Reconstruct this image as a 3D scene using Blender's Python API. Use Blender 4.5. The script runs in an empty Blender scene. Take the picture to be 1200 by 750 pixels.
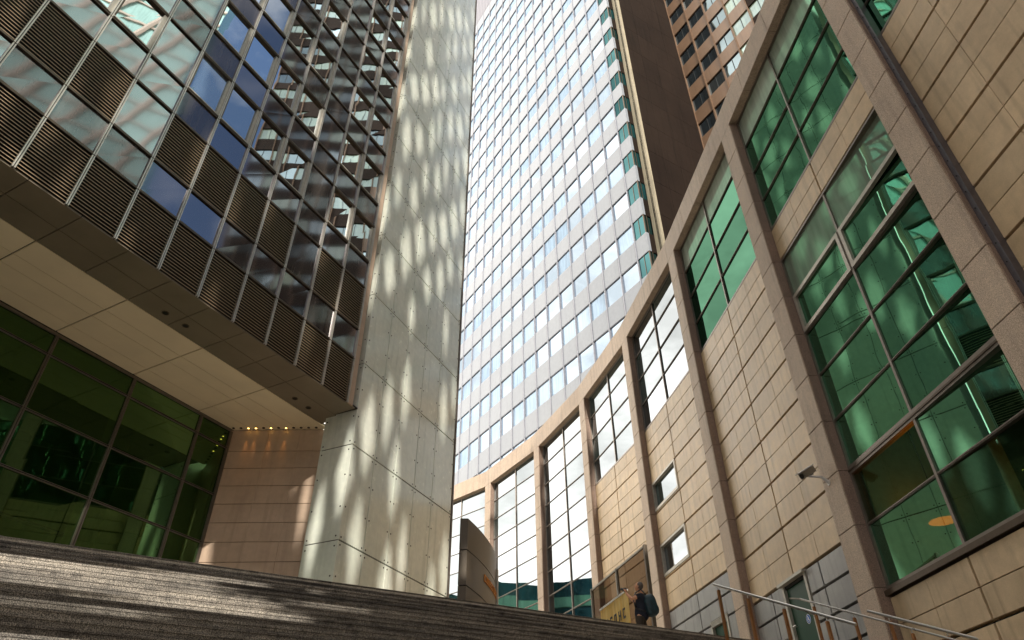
import bpy, bmesh, math, random
from mathutils import Vector, Matrix
R = math.radians
random.seed(7)
EYE = 1.6                      # camera height above the lower street; heights below are relative to the eye
scene = bpy.context.scene
col = scene.collection

# ------------------------------------------------------------------ helpers
def tag(o, label=None, cat=None, group=None, kind=None):
    if label: o['label'] = label
    if cat: o['category'] = cat
    if group: o['group'] = group
    if kind: o['kind'] = kind
    return o

def thing(name, loc, label, cat, group=None):
    o = bpy.data.objects.new(name, None); col.objects.link(o)
    o.location = (loc[0], loc[1], loc[2] + EYE)
    return tag(o, label, cat, group)

class Fr:
    """vertical plane: origin, heading of its run, outward normal side"""
    def __init__(s, p, azd, side):
        a = R(azd); s.p = (p[0], p[1]); s.t = (math.sin(a), math.cos(a))
        s.n = (math.cos(a) * side, -math.sin(a) * side)
    def at(s, u, o, z):
        return (s.p[0] + s.t[0]*u + s.n[0]*o, s.p[1] + s.t[1]*u + s.n[1]*o, z + EYE)

def fr2(a, b, side):
    return Fr(a, math.degrees(math.atan2(b[0]-a[0], b[1]-a[1])), side)

class MB:
    def __init__(s): s.v = []; s.f = []; s.tn = []; s.mi = []
    def poly(s, pts, tone=0.5, mi=0):
        i = len(s.v); s.v += [tuple(p) for p in pts]; s.f.append(tuple(range(i, i+len(pts)))); s.tn.append(tone); s.mi.append(mi)
    def hexa(s, c, tone=0.5, mi=0):
        # c: 8 corners, bottom ring 0-3, top ring 4-7
        i = len(s.v); s.v += [tuple(p) for p in c]
        for q in ((0,1,2,3),(7,6,5,4),(0,4,5,1),(1,5,6,2),(2,6,7,3),(3,7,4,0)):
            s.f.append(tuple(i+k for k in q)); s.tn.append(tone); s.mi.append(mi)
    def box(s, F, u0, u1, o0, o1, z0, z1, tone=0.5, mi=0, bev=0.0):
        if bev > 0:
            a = F.at
            back = [a(u0,o0,z0), a(u1,o0,z0), a(u1,o0,z1), a(u0,o0,z1)]
            mid = [a(u0,o1-bev,z0), a(u1,o1-bev,z0), a(u1,o1-bev,z1), a(u0,o1-bev,z1)]
            fr = [a(u0+bev,o1,z0+bev), a(u1-bev,o1,z0+bev), a(u1-bev,o1,z1-bev), a(u0+bev,o1,z1-bev)]
            i = len(s.v); s.v += back + mid + fr
            fs = [(8,9,10,11)]
            for k in range(4):
                k2 = (k+1) % 4
                fs += [(k, k2, 4+k2, 4+k), (4+k, 4+k2, 8+k2, 8+k)]
            for q in fs:
                s.f.append(tuple(i+k for k in q)); s.tn.append(tone); s.mi.append(mi)
            return
        s.hexa([F.at(u0,o0,z0), F.at(u1,o0,z0), F.at(u1,o1,z0), F.at(u0,o1,z0),
                F.at(u0,o0,z1), F.at(u1,o0,z1), F.at(u1,o1,z1), F.at(u0,o1,z1)], tone, mi)
    def tube(s, a, b, r, n=10, tone=0.5, mi=0, r2=None):
        a = Vector(a); b = Vector(b); d = (b-a).normalized()
        x = d.orthogonal().normalized(); y = d.cross(x); r2 = r if r2 is None else r2
        i = len(s.v)
        for p, rr in ((a, r), (b, r2)):
            for k in range(n):
                an = 2*math.pi*k/n; s.v.append(tuple(p + (x*math.cos(an) + y*math.sin(an))*rr))
        for k in range(n):
            s.f.append((i+k, i+(k+1)%n, i+n+(k+1)%n, i+n+k)); s.tn.append(tone); s.mi.append(mi)
        s.f.append(tuple(i+k for k in range(n))); s.f.append(tuple(i+n+k for k in reversed(range(n))))
        s.tn += [tone]*2; s.mi += [mi]*2
    def build(s, name, mats, parent=None, smooth=False):
        me = bpy.data.meshes.new(name)
        off = Vector(parent_world(parent)) if parent else Vector((0,0,0))
        me.from_pydata([tuple(Vector(p)-off) for p in s.v], [], s.f)
        if not isinstance(mats, (list, tuple)): mats = [mats]
        for m in mats: me.materials.append(m)
        me.polygons.foreach_set('material_index', s.mi)
        at = me.attributes.new('tone', 'FLOAT', 'FACE'); at.data.foreach_set('value', s.tn)
        me.update()
        bm = bmesh.new(); bm.from_mesh(me); bmesh.ops.recalc_face_normals(bm, faces=bm.faces); bm.to_mesh(me); bm.free()
        if smooth: me.polygons.foreach_set('use_smooth', [True]*len(me.polygons))
        o = bpy.data.objects.new(name, me); col.objects.link(o)
        if parent: o.parent = parent
        return o

def parent_world(p):
    v = Vector((0,0,0))
    while p is not None: v += Vector(p.location); p = p.parent
    return v

# ------------------------------------------------------------------ materials
def nt(name):
    m = bpy.data.materials.new(name); m.use_nodes = True; t = m.node_tree
    for n in list(t.nodes): t.nodes.remove(n)
    return m, t, t.nodes, t.links
def N(nodes, typ, **kw):
    n = nodes.new(typ)
    for k, v in kw.items():
        if k.startswith('i_'):
            n.inputs[k[2:].replace('_', ' ')].default_value = v
        else: setattr(n, k, v)
    return n
def mixc(nodes, links, fac, a, b, mode='MIX'):
    n = nodes.new('ShaderNodeMix'); n.data_type = 'RGBA'; n.blend_type = mode
    for idx, x in ((0, fac), (6, a), (7, b)):
        if hasattr(x, 'is_output') : links.new(x, n.inputs[idx])
        else: n.inputs[idx].default_value = x if idx == 0 else (*x, 1)
    return n.outputs[2]
def ramp(nodes, links, src, a, b):
    n = nodes.new('ShaderNodeMapRange'); links.new(src, n.inputs[0]); n.inputs[1].default_value = a; n.inputs[2].default_value = b
    return n.outputs[0]

def stone(name, c1, c2, speck=0.25, speck_scale=90, rough=0.55, spec=0.4, tone=0.25, stain=0.35, bump=0.15, streak=(1,1,1), coat=0.0, blotch=0.45, metallic=0.0, rot=0.0, detail2=3):
    m, t, nd, lk = nt(name)
    tc = N(nd, 'ShaderNodeTexCoord'); mr0 = N(nd, 'ShaderNodeMapping'); lk.new(tc.outputs['Object'], mr0.inputs[0]); mr0.inputs['Rotation'].default_value = (0,0,R(rot)); mp = N(nd, 'ShaderNodeMapping'); lk.new(mr0.outputs[0], mp.inputs[0]); mp.inputs['Scale'].default_value = streak
    n1 = N(nd, 'ShaderNodeTexNoise'); lk.new(mp.outputs[0], n1.inputs[0]); n1.inputs['Scale'].default_value = blotch; n1.inputs['Detail'].default_value = 7
    n1.inputs['Roughness'].default_value = 0.62
    n2 = N(nd, 'ShaderNodeTexNoise'); lk.new(tc.outputs['Object'], n2.inputs[0]); n2.inputs['Scale'].default_value = speck_scale; n2.inputs['Detail'].default_value = 3
    n3 = N(nd, 'ShaderNodeTexNoise'); lk.new(tc.outputs['Object'], n3.inputs[0]); n3.inputs['Scale'].default_value = 4.0; n3.inputs['Detail'].default_value = 5
    # vertical dirt runs
    mp2 = N(nd, 'ShaderNodeMapping'); lk.new(tc.outputs['Object'], mp2.inputs[0]); mp2.inputs['Scale'].default_value = (3.5, 3.5, 0.22)
    n4 = N(nd, 'ShaderNodeTexNoise'); lk.new(mp2.outputs[0], n4.inputs[0]); n4.inputs['Scale'].default_value = 1.3; n4.inputs['Detail'].default_value = 6
    base = mixc(nd, lk, ramp(nd, lk, n1.outputs[0], 0.33, 0.68), c1, c2)
    dark = tuple(c*(1-stain) for c in c1)
    base = mixc(nd, lk, ramp(nd, lk, n4.outputs[0], 0.52, 0.78), base, dark)
    sp = ramp(nd, lk, n2.outputs[0], 0.42, 0.62)
    lo = mixc(nd, lk, 1.0, base, (1-speck,)*3, 'MULTIPLY'); hi = mixc(nd, lk, 1.0, base, (1+speck*0.7,)*3, 'MULTIPLY')
    base = mixc(nd, lk, sp, lo, hi)
    m3 = ramp(nd, lk, n3.outputs[0], 0.2, 0.8)
    base = mixc(nd, lk, m3, mixc(nd, lk, 1.0, base, (0.9, 0.9, 0.9), 'MULTIPLY'), mixc(nd, lk, 1.0, base, (1.08, 1.07, 1.05), 'MULTIPLY'))
    at = N(nd, 'ShaderNodeAttribute'); at.attribute_name = 'tone'
    a = mixc(nd, lk, 1.0, base, (1-tone,)*3, 'MULTIPLY'); b = mixc(nd, lk, 1.0, base, (1+tone, 1+tone*0.93, 1+tone*0.86), 'MULTIPLY')
    base = mixc(nd, lk, at.outputs['Fac'], a, b)
    p = N(nd, 'ShaderNodeBsdfPrincipled'); lk.new(base, p.inputs['Base Color']); p.inputs['Roughness'].default_value = rough
    p.inputs['Specular IOR Level'].default_value = spec; p.inputs['Metallic'].default_value = metallic
    rr = N(nd, 'ShaderNodeMapRange'); lk.new(n3.outputs[0], rr.inputs[0]); rr.inputs[3].default_value = rough-0.08; rr.inputs[4].default_value = rough+0.12
    lk.new(rr.outputs[0], p.inputs['Roughness'])
    p.inputs['Coat Weight'].default_value = coat; p.inputs['Coat Roughness'].default_value = 0.12
    bp = N(nd, 'ShaderNodeBump'); bp.inputs['Strength'].default_value = bump; bp.inputs['Distance'].default_value = 0.01
    lk.new(n2.outputs[0], bp.inputs['Height']); lk.new(bp.outputs[0], p.inputs['Normal'])
    o = N(nd, 'ShaderNodeOutputMaterial'); lk.new(p.outputs[0], o.inputs[0])
    return m

def plain(name, c, rough=0.5, metallic=0.0, spec=0.5, emit=None, es=0, var=0.12, scale=6):
    m, t, nd, lk = nt(name)
    tc = N(nd, 'ShaderNodeTexCoord'); n1 = N(nd, 'ShaderNodeTexNoise'); lk.new(tc.outputs['Object'], n1.inputs[0])
    n1.inputs['Scale'].default_value = scale; n1.inputs['Detail'].default_value = 5
    f = ramp(nd, lk, n1.outputs[0], 0.3, 0.7)
    p = N(nd, 'ShaderNodeBsdfPrincipled')
    lk.new(mixc(nd, lk, f, tuple(x*(1-var) for x in c), tuple(min(1, x*(1+var)) for x in c)), p.inputs['Base Color'])
    rr = N(nd, 'ShaderNodeMapRange'); lk.new(n1.outputs[0], rr.inputs[0]); rr.inputs[3].default_value = max(0, rough-0.08); rr.inputs[4].default_value = rough+0.1
    lk.new(rr.outputs[0], p.inputs['Roughness'])
    p.inputs['Metallic'].default_value = metallic; p.inputs['Specular IOR Level'].default_value = spec
    if emit: p.inputs['Emission Color'].default_value = (*emit, 1); p.inputs['Emission Strength'].default_value = es
    o = N(nd, 'ShaderNodeOutputMaterial'); lk.new(p.outputs[0], o.inputs[0])
    return m

def glass(name, refl, body, body2=None, fac=0.6, rough=0.015, wav=0.02, wscale=0.35, through=0.0, tcol=(0.2, 0.5, 0.3), haze=None):
    """coated facade glass: a tinted mirror over a dark (or curtained) body; body2 where tone is high"""
    m, t, nd, lk = nt(name)
    tc = N(nd, 'ShaderNodeTexCoord'); nz = N(nd, 'ShaderNodeTexNoise'); lk.new(tc.outputs['Object'], nz.inputs[0])
    nz.inputs['Scale'].default_value = wscale; nz.inputs['Detail'].default_value = 1.5
    bp = N(nd, 'ShaderNodeBump'); bp.inputs['Strength'].default_value = 1.0; bp.inputs['Distance'].default_value = wav; lk.new(nz.outputs[0], bp.inputs['Height'])
    at = N(nd, 'ShaderNodeAttribute'); at.attribute_name = 'tone'
    g = N(nd, 'ShaderNodeBsdfGlossy'); g.inputs['Color'].default_value = (*refl, 1); g.inputs['Roughness'].default_value = rough; lk.new(bp.outputs[0], g.inputs['Normal'])
    d = N(nd, 'ShaderNodeBsdfDiffuse')
    n2 = N(nd, 'ShaderNodeTexNoise'); mp = N(nd, 'ShaderNodeMapping'); lk.new(tc.outputs['Object'], mp.inputs[0]); mp.inputs['Scale'].default_value = (2.2, 2.2, 0.25); lk.new(mp.outputs[0], n2.inputs[0]); n2.inputs['Scale'].default_value = 2.0; n2.inputs['Detail'].default_value = 4
    bc = mixc(nd, lk, ramp(nd, lk, n2.outputs[0], 0.35, 0.65), tuple(x*0.7 for x in body), tuple(x*1.2 for x in body))
    if body2:
        bc = mixc(nd, lk, ramp(nd, lk, at.outputs['Fac'], 0.55, 0.95), bc, mixc(nd, lk, ramp(nd, lk, n2.outputs[0], 0.35, 0.65), tuple(x*0.8 for x in body2), tuple(min(1, x*1.1) for x in body2)))
    lk.new(bc, d.inputs['Color'])
    under = d.outputs[0]
    if through > 0:
        tr = N(nd, 'ShaderNodeBsdfTransparent'); tr.inputs[0].default_value = (*tcol, 1)
        ms = N(nd, 'ShaderNodeMixShader'); ms.inputs[0].default_value = through; lk.new(under, ms.inputs[1]); lk.new(tr.outputs[0], ms.inputs[2]); under = ms.outputs[0]
    lw = N(nd, 'ShaderNodeLayerWeight'); lw.inputs['Blend'].default_value = 0.35
    mr = N(nd, 'ShaderNodeMapRange'); lk.new(lw.outputs['Fresnel'], mr.inputs[0]); mr.inputs[3].default_value = fac; mr.inputs[4].default_value = 0.95
    ff = mr.outputs[0]
    if haze is not None:   # hazy panes where tone is high
        mu = N(nd, 'ShaderNodeMapRange'); lk.new(at.outputs['Fac'], mu.inputs[0]); mu.inputs[1].default_value = 0.55; mu.inputs[2].default_value = 0.95; mu.inputs[3].default_value = 1.0; mu.inputs[4].default_value = haze
        mm = N(nd, 'ShaderNodeMath', operation='MULTIPLY'); lk.new(ff, mm.inputs[0]); lk.new(mu.outputs[0], mm.inputs[1]); ff = mm.outputs[0]
    mx = N(nd, 'ShaderNodeMixShader'); lk.new(ff, mx.inputs[0]); lk.new(under, mx.inputs[1]); lk.new(g.outputs[0], mx.inputs[2])
    o = N(nd, 'ShaderNodeOutputMaterial'); lk.new(mx.outputs[0], o.inputs[0])
    return m

M = {}
M['tan'] = stone('tan_stone', (0.53,0.395,0.25), (0.69,0.535,0.355), speck=0.08, rough=0.42, spec=0.5, tone=0.14, stain=0.22, bump=0.05, blotch=0.5)
M['granite'] = stone('pink_granite', (0.50,0.39,0.31), (0.60,0.48,0.38), speck=0.35, speck_scale=70, rough=0.6, tone=0.09, stain=0.2, bump=0.15)
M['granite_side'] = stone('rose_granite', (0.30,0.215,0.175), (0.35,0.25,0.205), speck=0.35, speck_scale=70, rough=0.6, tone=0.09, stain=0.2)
M['greystone'] = stone('grey_slate_panel', (0.27,0.27,0.28), (0.38,0.38,0.38), speck=0.10, rough=0.35, spec=0.5, tone=0.12, stain=0.3, blotch=0.7)
M['joint'] = plain('dark_joint', (0.016,0.014,0.012), 0.8)
M['blade'] = stone('pale_green_glass_panel', (0.70,0.76,0.69), (0.85,0.88,0.81), speck=0.02, rough=0.22, spec=0.5, tone=0.07, stain=0.10, bump=0.0, coat=0.7, blotch=0.35)
M['endwall'] = stone('blush_wall_panel', (0.50,0.37,0.28), (0.60,0.46,0.36), speck=0.05, rough=0.4, tone=0.06, stain=0.12, bump=0.02)
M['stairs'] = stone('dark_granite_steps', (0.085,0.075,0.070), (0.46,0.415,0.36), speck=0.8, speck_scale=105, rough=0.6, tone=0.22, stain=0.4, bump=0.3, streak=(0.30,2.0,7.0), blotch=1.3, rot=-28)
M['plaza'] = stone('plaza_paving', (0.55,0.49,0.41), (0.64,0.58,0.49), speck=0.3, speck_scale=60, rough=0.65)
M['ground'] = stone('street_paving', (0.30,0.28,0.25), (0.38,0.35,0.31), speck=0.3, rough=0.85)
M['alu'] = plain('silver_mullion', (0.62,0.58,0.54), 0.35, 0.6, var=0.08)
M['bronze'] = plain('bronze_frame', (0.10,0.075,0.055), 0.35, 0.6)
M['frame'] = plain('grey_window_frame', (0.20,0.17,0.15), 0.4, 0.5)
M['pale_frame'] = plain('pale_window_frame', (0.45,0.42,0.37), 0.4, 0.3)
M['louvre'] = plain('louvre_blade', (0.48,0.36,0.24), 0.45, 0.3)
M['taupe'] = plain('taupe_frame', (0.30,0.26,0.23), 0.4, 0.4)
M['louvre_shade'] = plain('louvre_painted_shade', (0.030,0.022,0.016), 0.5, 0.2)  # shade of the slat undersides put into the colour
M['black'] = plain('black_void', (0.006,0.006,0.006), 0.7)
M['soffit_dark'] = plain('grey_soffit_panel', (0.22,0.185,0.135), 0.35, 0.0, var=0.10, scale=1.2)
M['soffit_pale'] = plain('beige_soffit_panel', (0.92,0.80,0.58), 0.5, 0.0, var=0.05, scale=0.8)
M['steel'] = plain('brushed_steel', (0.62,0.60,0.57), 0.28, 0.9, var=0.02, scale=0.7)
M['copper'] = plain('copper_post', (0.42,0.20,0.09), 0.4, 0.5)
M['white_panel'] = stone('white_aluminium_panel', (0.27,0.30,0.36), (0.31,0.34,0.395), speck=0.02, rough=0.35, tone=0.05, stain=0.04, bump=0, blotch=0.1)
M['tower_metal'] = plain('blue_grey_mullion', (0.30,0.31,0.36), 0.4, 0.3)
M['tower_glass'] = glass('curtained_window_glass', (0.28,0.345,0.42), (0.29,0.44,0.63), (0.40,0.52,0.67), fac=0.5, wav=0.01)
M['teal_glass'] = glass('teal_corner_glass', (0.045,0.11,0.12), (0.015,0.07,0.08), fac=0.45)
M['mech'] = plain('grey_plant_louvre', (0.22,0.22,0.27), 0.5)
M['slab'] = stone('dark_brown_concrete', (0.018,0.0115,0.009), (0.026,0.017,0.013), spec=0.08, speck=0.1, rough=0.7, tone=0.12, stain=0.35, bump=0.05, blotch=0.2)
M['slab_edge'] = stone('pale_concrete_edge', (0.40,0.36,0.27), (0.46,0.41,0.31), speck=0.08, rough=0.6)
M['brown'] = stone('brown_spandrel', (0.17,0.105,0.066), (0.21,0.13,0.082), speck=0.03, rough=0.4, tone=0.08, stain=0.15, bump=0)
M['dark_glass'] = glass('dark_office_glass', (0.35,0.45,0.5), (0.012,0.018,0.024), (0.35,0.42,0.30), fac=0.35)
M['green_glass'] = glass('green_coated_glass', (0.18,0.45,0.29), (0.006,0.030,0.017), (0.55,0.62,0.54), fac=0.62, wav=0.007, wscale=0.5, haze=0.42)
M['deep_green_glass'] = glass('deep_green_glass', (0.050,0.125,0.085), (0.006,0.030,0.017), (0.55,0.62,0.54), fac=0.62, wav=0.008, wscale=0.5, haze=0.42)
M['sky_glass'] = glass('silver_coated_glass', (0.33,0.365,0.40), (0.05,0.10,0.09), fac=0.72, wav=0.006, wscale=0.3)
M['shop_glass'] = glass('dark_green_glass', (0.16,0.30,0.13), (0.004,0.012,0.003), fac=0.34, wav=0.003, through=0.7, tcol=(0.30,0.50,0.22))
M['room_glass'] = glass('clear_green_glass', (0.17,0.42,0.28), (0.008,0.03,0.02), fac=0.12, wav=0.005, through=0.9, tcol=(0.75,0.85,0.7))
M['blue_glass'] = glass('blue_coated_glass', (0.88,0.95,1.0), (0.015,0.02,0.02), (0.30,0.46,0.66), fac=0.60, wav=0.005, wscale=0.45, haze=0.8)
M['panel_glass'] = glass('grey_mirror_panel', (0.33,0.33,0.36), (0.085,0.075,0.070), fac=0.38, rough=0.055, wav=0.006, wscale=0.4)
M['room'] = plain('green_room_wall', (0.16,0.30,0.19), 0.8)
M['orange_lamp'] = plain('orange_lamp_shade', (0.9,0.45,0.05), 0.5, emit=(1.0,0.24,0.0), es=8.0)
M['warm_lamp'] = plain('lit_downlight', (1,0.7,0.3), 0.5, emit=(1.0,0.55,0.12), es=9)
M['sign'] = plain('brown_sign_metal', (0.10,0.076,0.052), 0.35, 0.2, var=0.15, scale=1.0)
M['orange'] = plain('orange_letters', (0.75,0.28,0.04), 0.5)
M['yellow'] = stone('yellow_banner', (0.80,0.50,0.10), (0.85,0.66,0.28), speck=0.03, rough=0.7, streak=(6,6,0.6), blotch=1.5, bump=0)
M['ink'] = plain('dark_ink', (0.02,0.02,0.025), 0.6)
M['white'] = plain('white_paint', (0.8,0.8,0.8), 0.5)
M['tint'] = glass('brown_tinted_screen', (0.35,0.30,0.26), (0.03,0.022,0.018), fac=0.10, through=0.72, tcol=(0.42,0.34,0.28), wav=0.002)
M['fence'] = plain('brown_fence_frame', (0.16,0.125,0.10), 0.4, 0.4)
M['door'] = plain('dark_green_door', (0.008,0.045,0.022), 0.35, spec=0.3)
M['blue'] = plain('blue_sign', (0.01,0.12,0.5), 0.4)
M['skin'] = plain('skin', (0.66,0.33,0.20), 0.5)
M['hair'] = plain('grey_hair', (0.14,0.12,0.11), 0.8, scale=60, var=0.4)
M['navy'] = plain('navy_shirt', (0.008,0.011,0.025), 0.8)
M['trouser'] = plain('dark_brown_trousers', (0.05,0.038,0.028), 0.85)
M['pack'] = plain('dark_teal_backpack', (0.010,0.035,0.05), 0.55, var=0.5, scale=14)
M['eye'] = plain('eye_white', (0.7,0.68,0.65), 0.3)
M['cam_black'] = plain('black_camera_plastic', (0.012,0.012,0.012), 0.35)
M['cctv'] = plain('cctv_housing', (0.30,0.27,0.22), 0.4, 0.2)
M['cctv_white'] = plain('cctv_white', (0.62,0.60,0.60), 0.4)
M['teal_wall'] = stone('teal_facade', (0.10,0.30,0.20), (0.14,0.36,0.25), speck=0.02, rough=0.4, bump=0)
M['lattice'] = plain('white_diagrid_steel', (0.80,0.66,0.56), 0.5)
M['lattice_glass'] = glass('pale_teal_glass', (0.5,0.75,0.72), (0.30,0.48,0.45), fac=0.3)
M['concrete'] = plain('grey_concrete', (0.30,0.29,0.27), 0.8)

# ------------------------------------------------------------------ world, sun, camera
SUN_AZ, SUN_EL = 168.0, 30.0          # compass heading from +Y clockwise
w = bpy.data.worlds.new('World'); scene.world = w; w.use_nodes = True
wn, wl = w.node_tree.nodes, w.node_tree.links
for n in list(wn): wn.remove(n)
sky = wn.new('ShaderNodeTexSky'); sky.sky_type = 'NISHITA'; sky.sun_disc = False
sky.sun_elevation = R(SUN_EL); sky.sun_rotation = R(SUN_AZ); sky.air_density = 1.0; sky.dust_density = 1.0; sky.ozone_density = 1.6
tc = wn.new('ShaderNodeTexCoord'); mp = wn.new('ShaderNodeMapping'); wl.new(tc.outputs['Generated'], mp.inputs[0]); mp.inputs['Scale'].default_value = (1,1,1.7)
nz = wn.new('ShaderNodeTexNoise'); wl.new(mp.outputs[0], nz.inputs[0]); nz.inputs['Scale'].default_value = 2.3; nz.inputs['Detail'].default_value = 9; nz.inputs['Roughness'].default_value = 0.55
# cloud bank thicker towards the north-west (ahead and left)
dt = wn.new('ShaderNodeVectorMath'); dt.operation = 'DOT_PRODUCT'; wl.new(tc.outputs['Generated'], dt.inputs[0]); dt.inputs[1].default_value = (-0.85, 0.30, 0.35)
ad = wn.new('ShaderNodeMath'); ad.operation = 'MULTIPLY_ADD'; wl.new(dt.outputs['Value'], ad.inputs[0]); ad.inputs[1].default_value = 0.32; wl.new(nz.outputs[0], ad.inputs[2])
cr = wn.new('ShaderNodeMapRange'); wl.new(ad.outputs[0], cr.inputs[0]); cr.inputs[1].default_value = 0.44; cr.inputs[2].default_value = 0.61
mc = wn.new('ShaderNodeMix'); mc.data_type = 'RGBA'; wl.new(cr.outputs[0], mc.inputs[0]); wl.new(sky.outputs[0], mc.inputs[6]); cw_ = wn.new('ShaderNodeMapRange'); wl.new(dt.outputs['Value'], cw_.inputs[0]); cw_.inputs[1].default_value = -0.2; cw_.inputs[2].default_value = 0.75
cc_ = wn.new('ShaderNodeMix'); cc_.data_type = 'RGBA'; wl.new(cw_.outputs[0], cc_.inputs[0]); cc_.inputs[6].default_value = (9.5, 9.4, 9.2, 1); cc_.inputs[7].default_value = (28, 26.0, 23.2, 1)
nz2 = wn.new('ShaderNodeTexNoise'); wl.new(mp.outputs[0], nz2.inputs[0]); nz2.inputs['Scale'].default_value = 6.5; nz2.inputs['Detail'].default_value = 8; nz2.inputs['Roughness'].default_value = 0.6
sh_ = wn.new('ShaderNodeMapRange'); wl.new(nz2.outputs[0], sh_.inputs[0]); sh_.inputs[1].default_value = 0.36; sh_.inputs[2].default_value = 0.62; sh_.inputs[3].default_value = 0.62; sh_.inputs[4].default_value = 1.10
sc2 = wn.new('ShaderNodeVectorMath'); sc2.operation = 'SCALE'; wl.new(cc_.outputs[2], sc2.inputs[0]); wl.new(sh_.outputs[0], sc2.inputs['Scale']); wl.new(sc2.outputs[0], mc.inputs[7])
bg = wn.new('ShaderNodeBackground'); wl.new(mc.outputs[2], bg.inputs[0]); bg.inputs[1].default_value = 0.15
wo = wn.new('ShaderNodeOutputWorld'); wl.new(bg.outputs[0], wo.inputs[0])

sl = bpy.data.lights.new('sun', 'SUN'); sl.energy = 5.0; sl.angle = R(0.5); sl.color = (1.0, 0.93, 0.80)
so = bpy.data.objects.new('sun', sl); col.objects.link(so)
sd = Vector((math.sin(R(SUN_AZ))*math.cos(R(SUN_EL)), math.cos(R(SUN_AZ))*math.cos(R(SUN_EL)), math.sin(R(SUN_EL))))
so.rotation_euler = (-sd).to_track_quat('-Z', 'Y').to_euler(); so.location = (0, -30, 60)

cd = bpy.data.cameras.new('camera'); cam = bpy.data.objects.new('camera', cd); col.objects.link(cam); scene.camera = cam
cd.sensor_width = 36; cd.lens = 812.1/1200*36; cd.clip_end = 6000; cd.clip_start = 0.05
th, ro = R(37.26), R(-0.4555)
Fv = Vector((0, math.cos(th), math.sin(th))); U0 = Vector((0, -math.sin(th), math.cos(th))); R0 = Vector((1,0,0))
Rv = R0*math.cos(ro) + U0*math.sin(ro); Uv = -R0*math.sin(ro) + U0*math.cos(ro)
cam.matrix_world = Matrix(((Rv.x, Uv.x, -Fv.x, 0), (Rv.y, Uv.y, -Fv.y, 0), (Rv.z, Uv.z, -Fv.z, EYE), (0,0,0,1)))
scene.view_settings.view_transform = 'Standard'; scene.view_settings.look = 'None'; scene.view_settings.exposure = 0
scene.cycles.use_denoising = True
scene.cycles.max_bounces = 9; scene.cycles.diffuse_bounces = 4; scene.cycles.glossy_bounces = 5; scene.cycles.transparent_max_bounces = 8
scene.cycles.caustics_reflective = False; scene.cycles.caustics_refractive = False; scene.cycles.sample_clamp_indirect = 6

# ------------------------------------------------------------------ setting
PL = 3.8                                   # plaza level above the eye
ST = Fr((0,0), 62.0, -1)                   # run of the steps; n points uphill
ST.n = (-math.sin(R(28)), math.cos(R(28)))
PE = 12.73                                 # distance of the top edge
g = MB(); g.poly([(-3000,-3000,0),(3000,-3000,0),(3000,3000,0),(-3000,3000,0)]); tag(g.build('ground', M['ground']), kind='structure')
pz = MB()
pz.hexa([ST.at(-70,PE,-1.9), ST.at(60,PE,-1.9), ST.at(60,PE+110,-1.9), ST.at(-70,PE+110,-1.9),
         ST.at(-70,PE,PL), ST.at(60,PE,PL), ST.at(60,PE+110,PL), ST.at(-70,PE+110,PL)])
tag(pz.build('plaza', M['plaza']), kind='structure')
sb = MB(); rise, tread = 0.15, 0.32
nst = 36
rs = random.Random(3)
for k in range(nst):
    z1 = PL - rise*k - (0 if k else 0.0); p1 = PE - tread*k
    send = (10.23 + 0.383*p1)/0.9289
    cuts = [-32]; x = -32 + rs.uniform(0.5, 3)
    while x < send-1.0: cuts.append(x); x += rs.uniform(2.4, 3.4)
    cuts.append(send)
    for a, b in zip(cuts[:-1], cuts[1:]):
        tn = rs.uniform(0.25, 0.75)
        # tread slab with nosing, riser set back
        sb.box(ST, a+0.002, b-0.002, p1-tread-0.02, p1-0.001, z1-rise-0.002, z1-rise+0.0, tn) if False else None
        i0 = p1-tread
        sb.poly([ST.at(a+.002,p1+0.010,z1), ST.at(b-.002,p1+0.010,z1), ST.at(b-.002,p1,z1-0.004), ST.at(a+.002,p1,z1-0.004)], tn)
        sb.poly([ST.at(a+.002,p1,z1-0.004), ST.at(b-.002,p1,z1-0.004), ST.at(b-.002,p1,z1-0.030), ST.at(a+.002,p1,z1-0.030)], tn+.1)
        sb.poly([ST.at(a+.002,p1,z1-0.030), ST.at(b-.002,p1,z1-0.030), ST.at(b-.002,p1+0.008,z1-0.032), ST.at(a+.002,p1+0.008,z1-0.032)], 0.15)  # nosing underside toned darker to imitate a contact shadow
        sb.poly([ST.at(a+.002,p1+0.008,z1-0.032), ST.at(b-.002,p1+0.008,z1-0.032), ST.at(b-.002,p1+0.008,z1-rise), ST.at(a+.002,p1+0.008,z1-rise)], tn)
        sb.poly([ST.at(a+.002,p1+0.006,z1-rise), ST.at(b-.002,p1+0.006,z1-rise), ST.at(b-.002,p1-tread+0.010,z1-rise), ST.at(a+.002,p1-tread+0.010,z1-rise)], tn)
        if k == 0:
            sb.poly([ST.at(a+.002,p1,z1), ST.at(b-.002,p1,z1), ST.at(b-.002,p1+0.5,z1+0.004), ST.at(a+.002,p1+0.5,z1+0.004)], tn)
tag(sb.build('stairs', M['stairs']), kind='structure')

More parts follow.
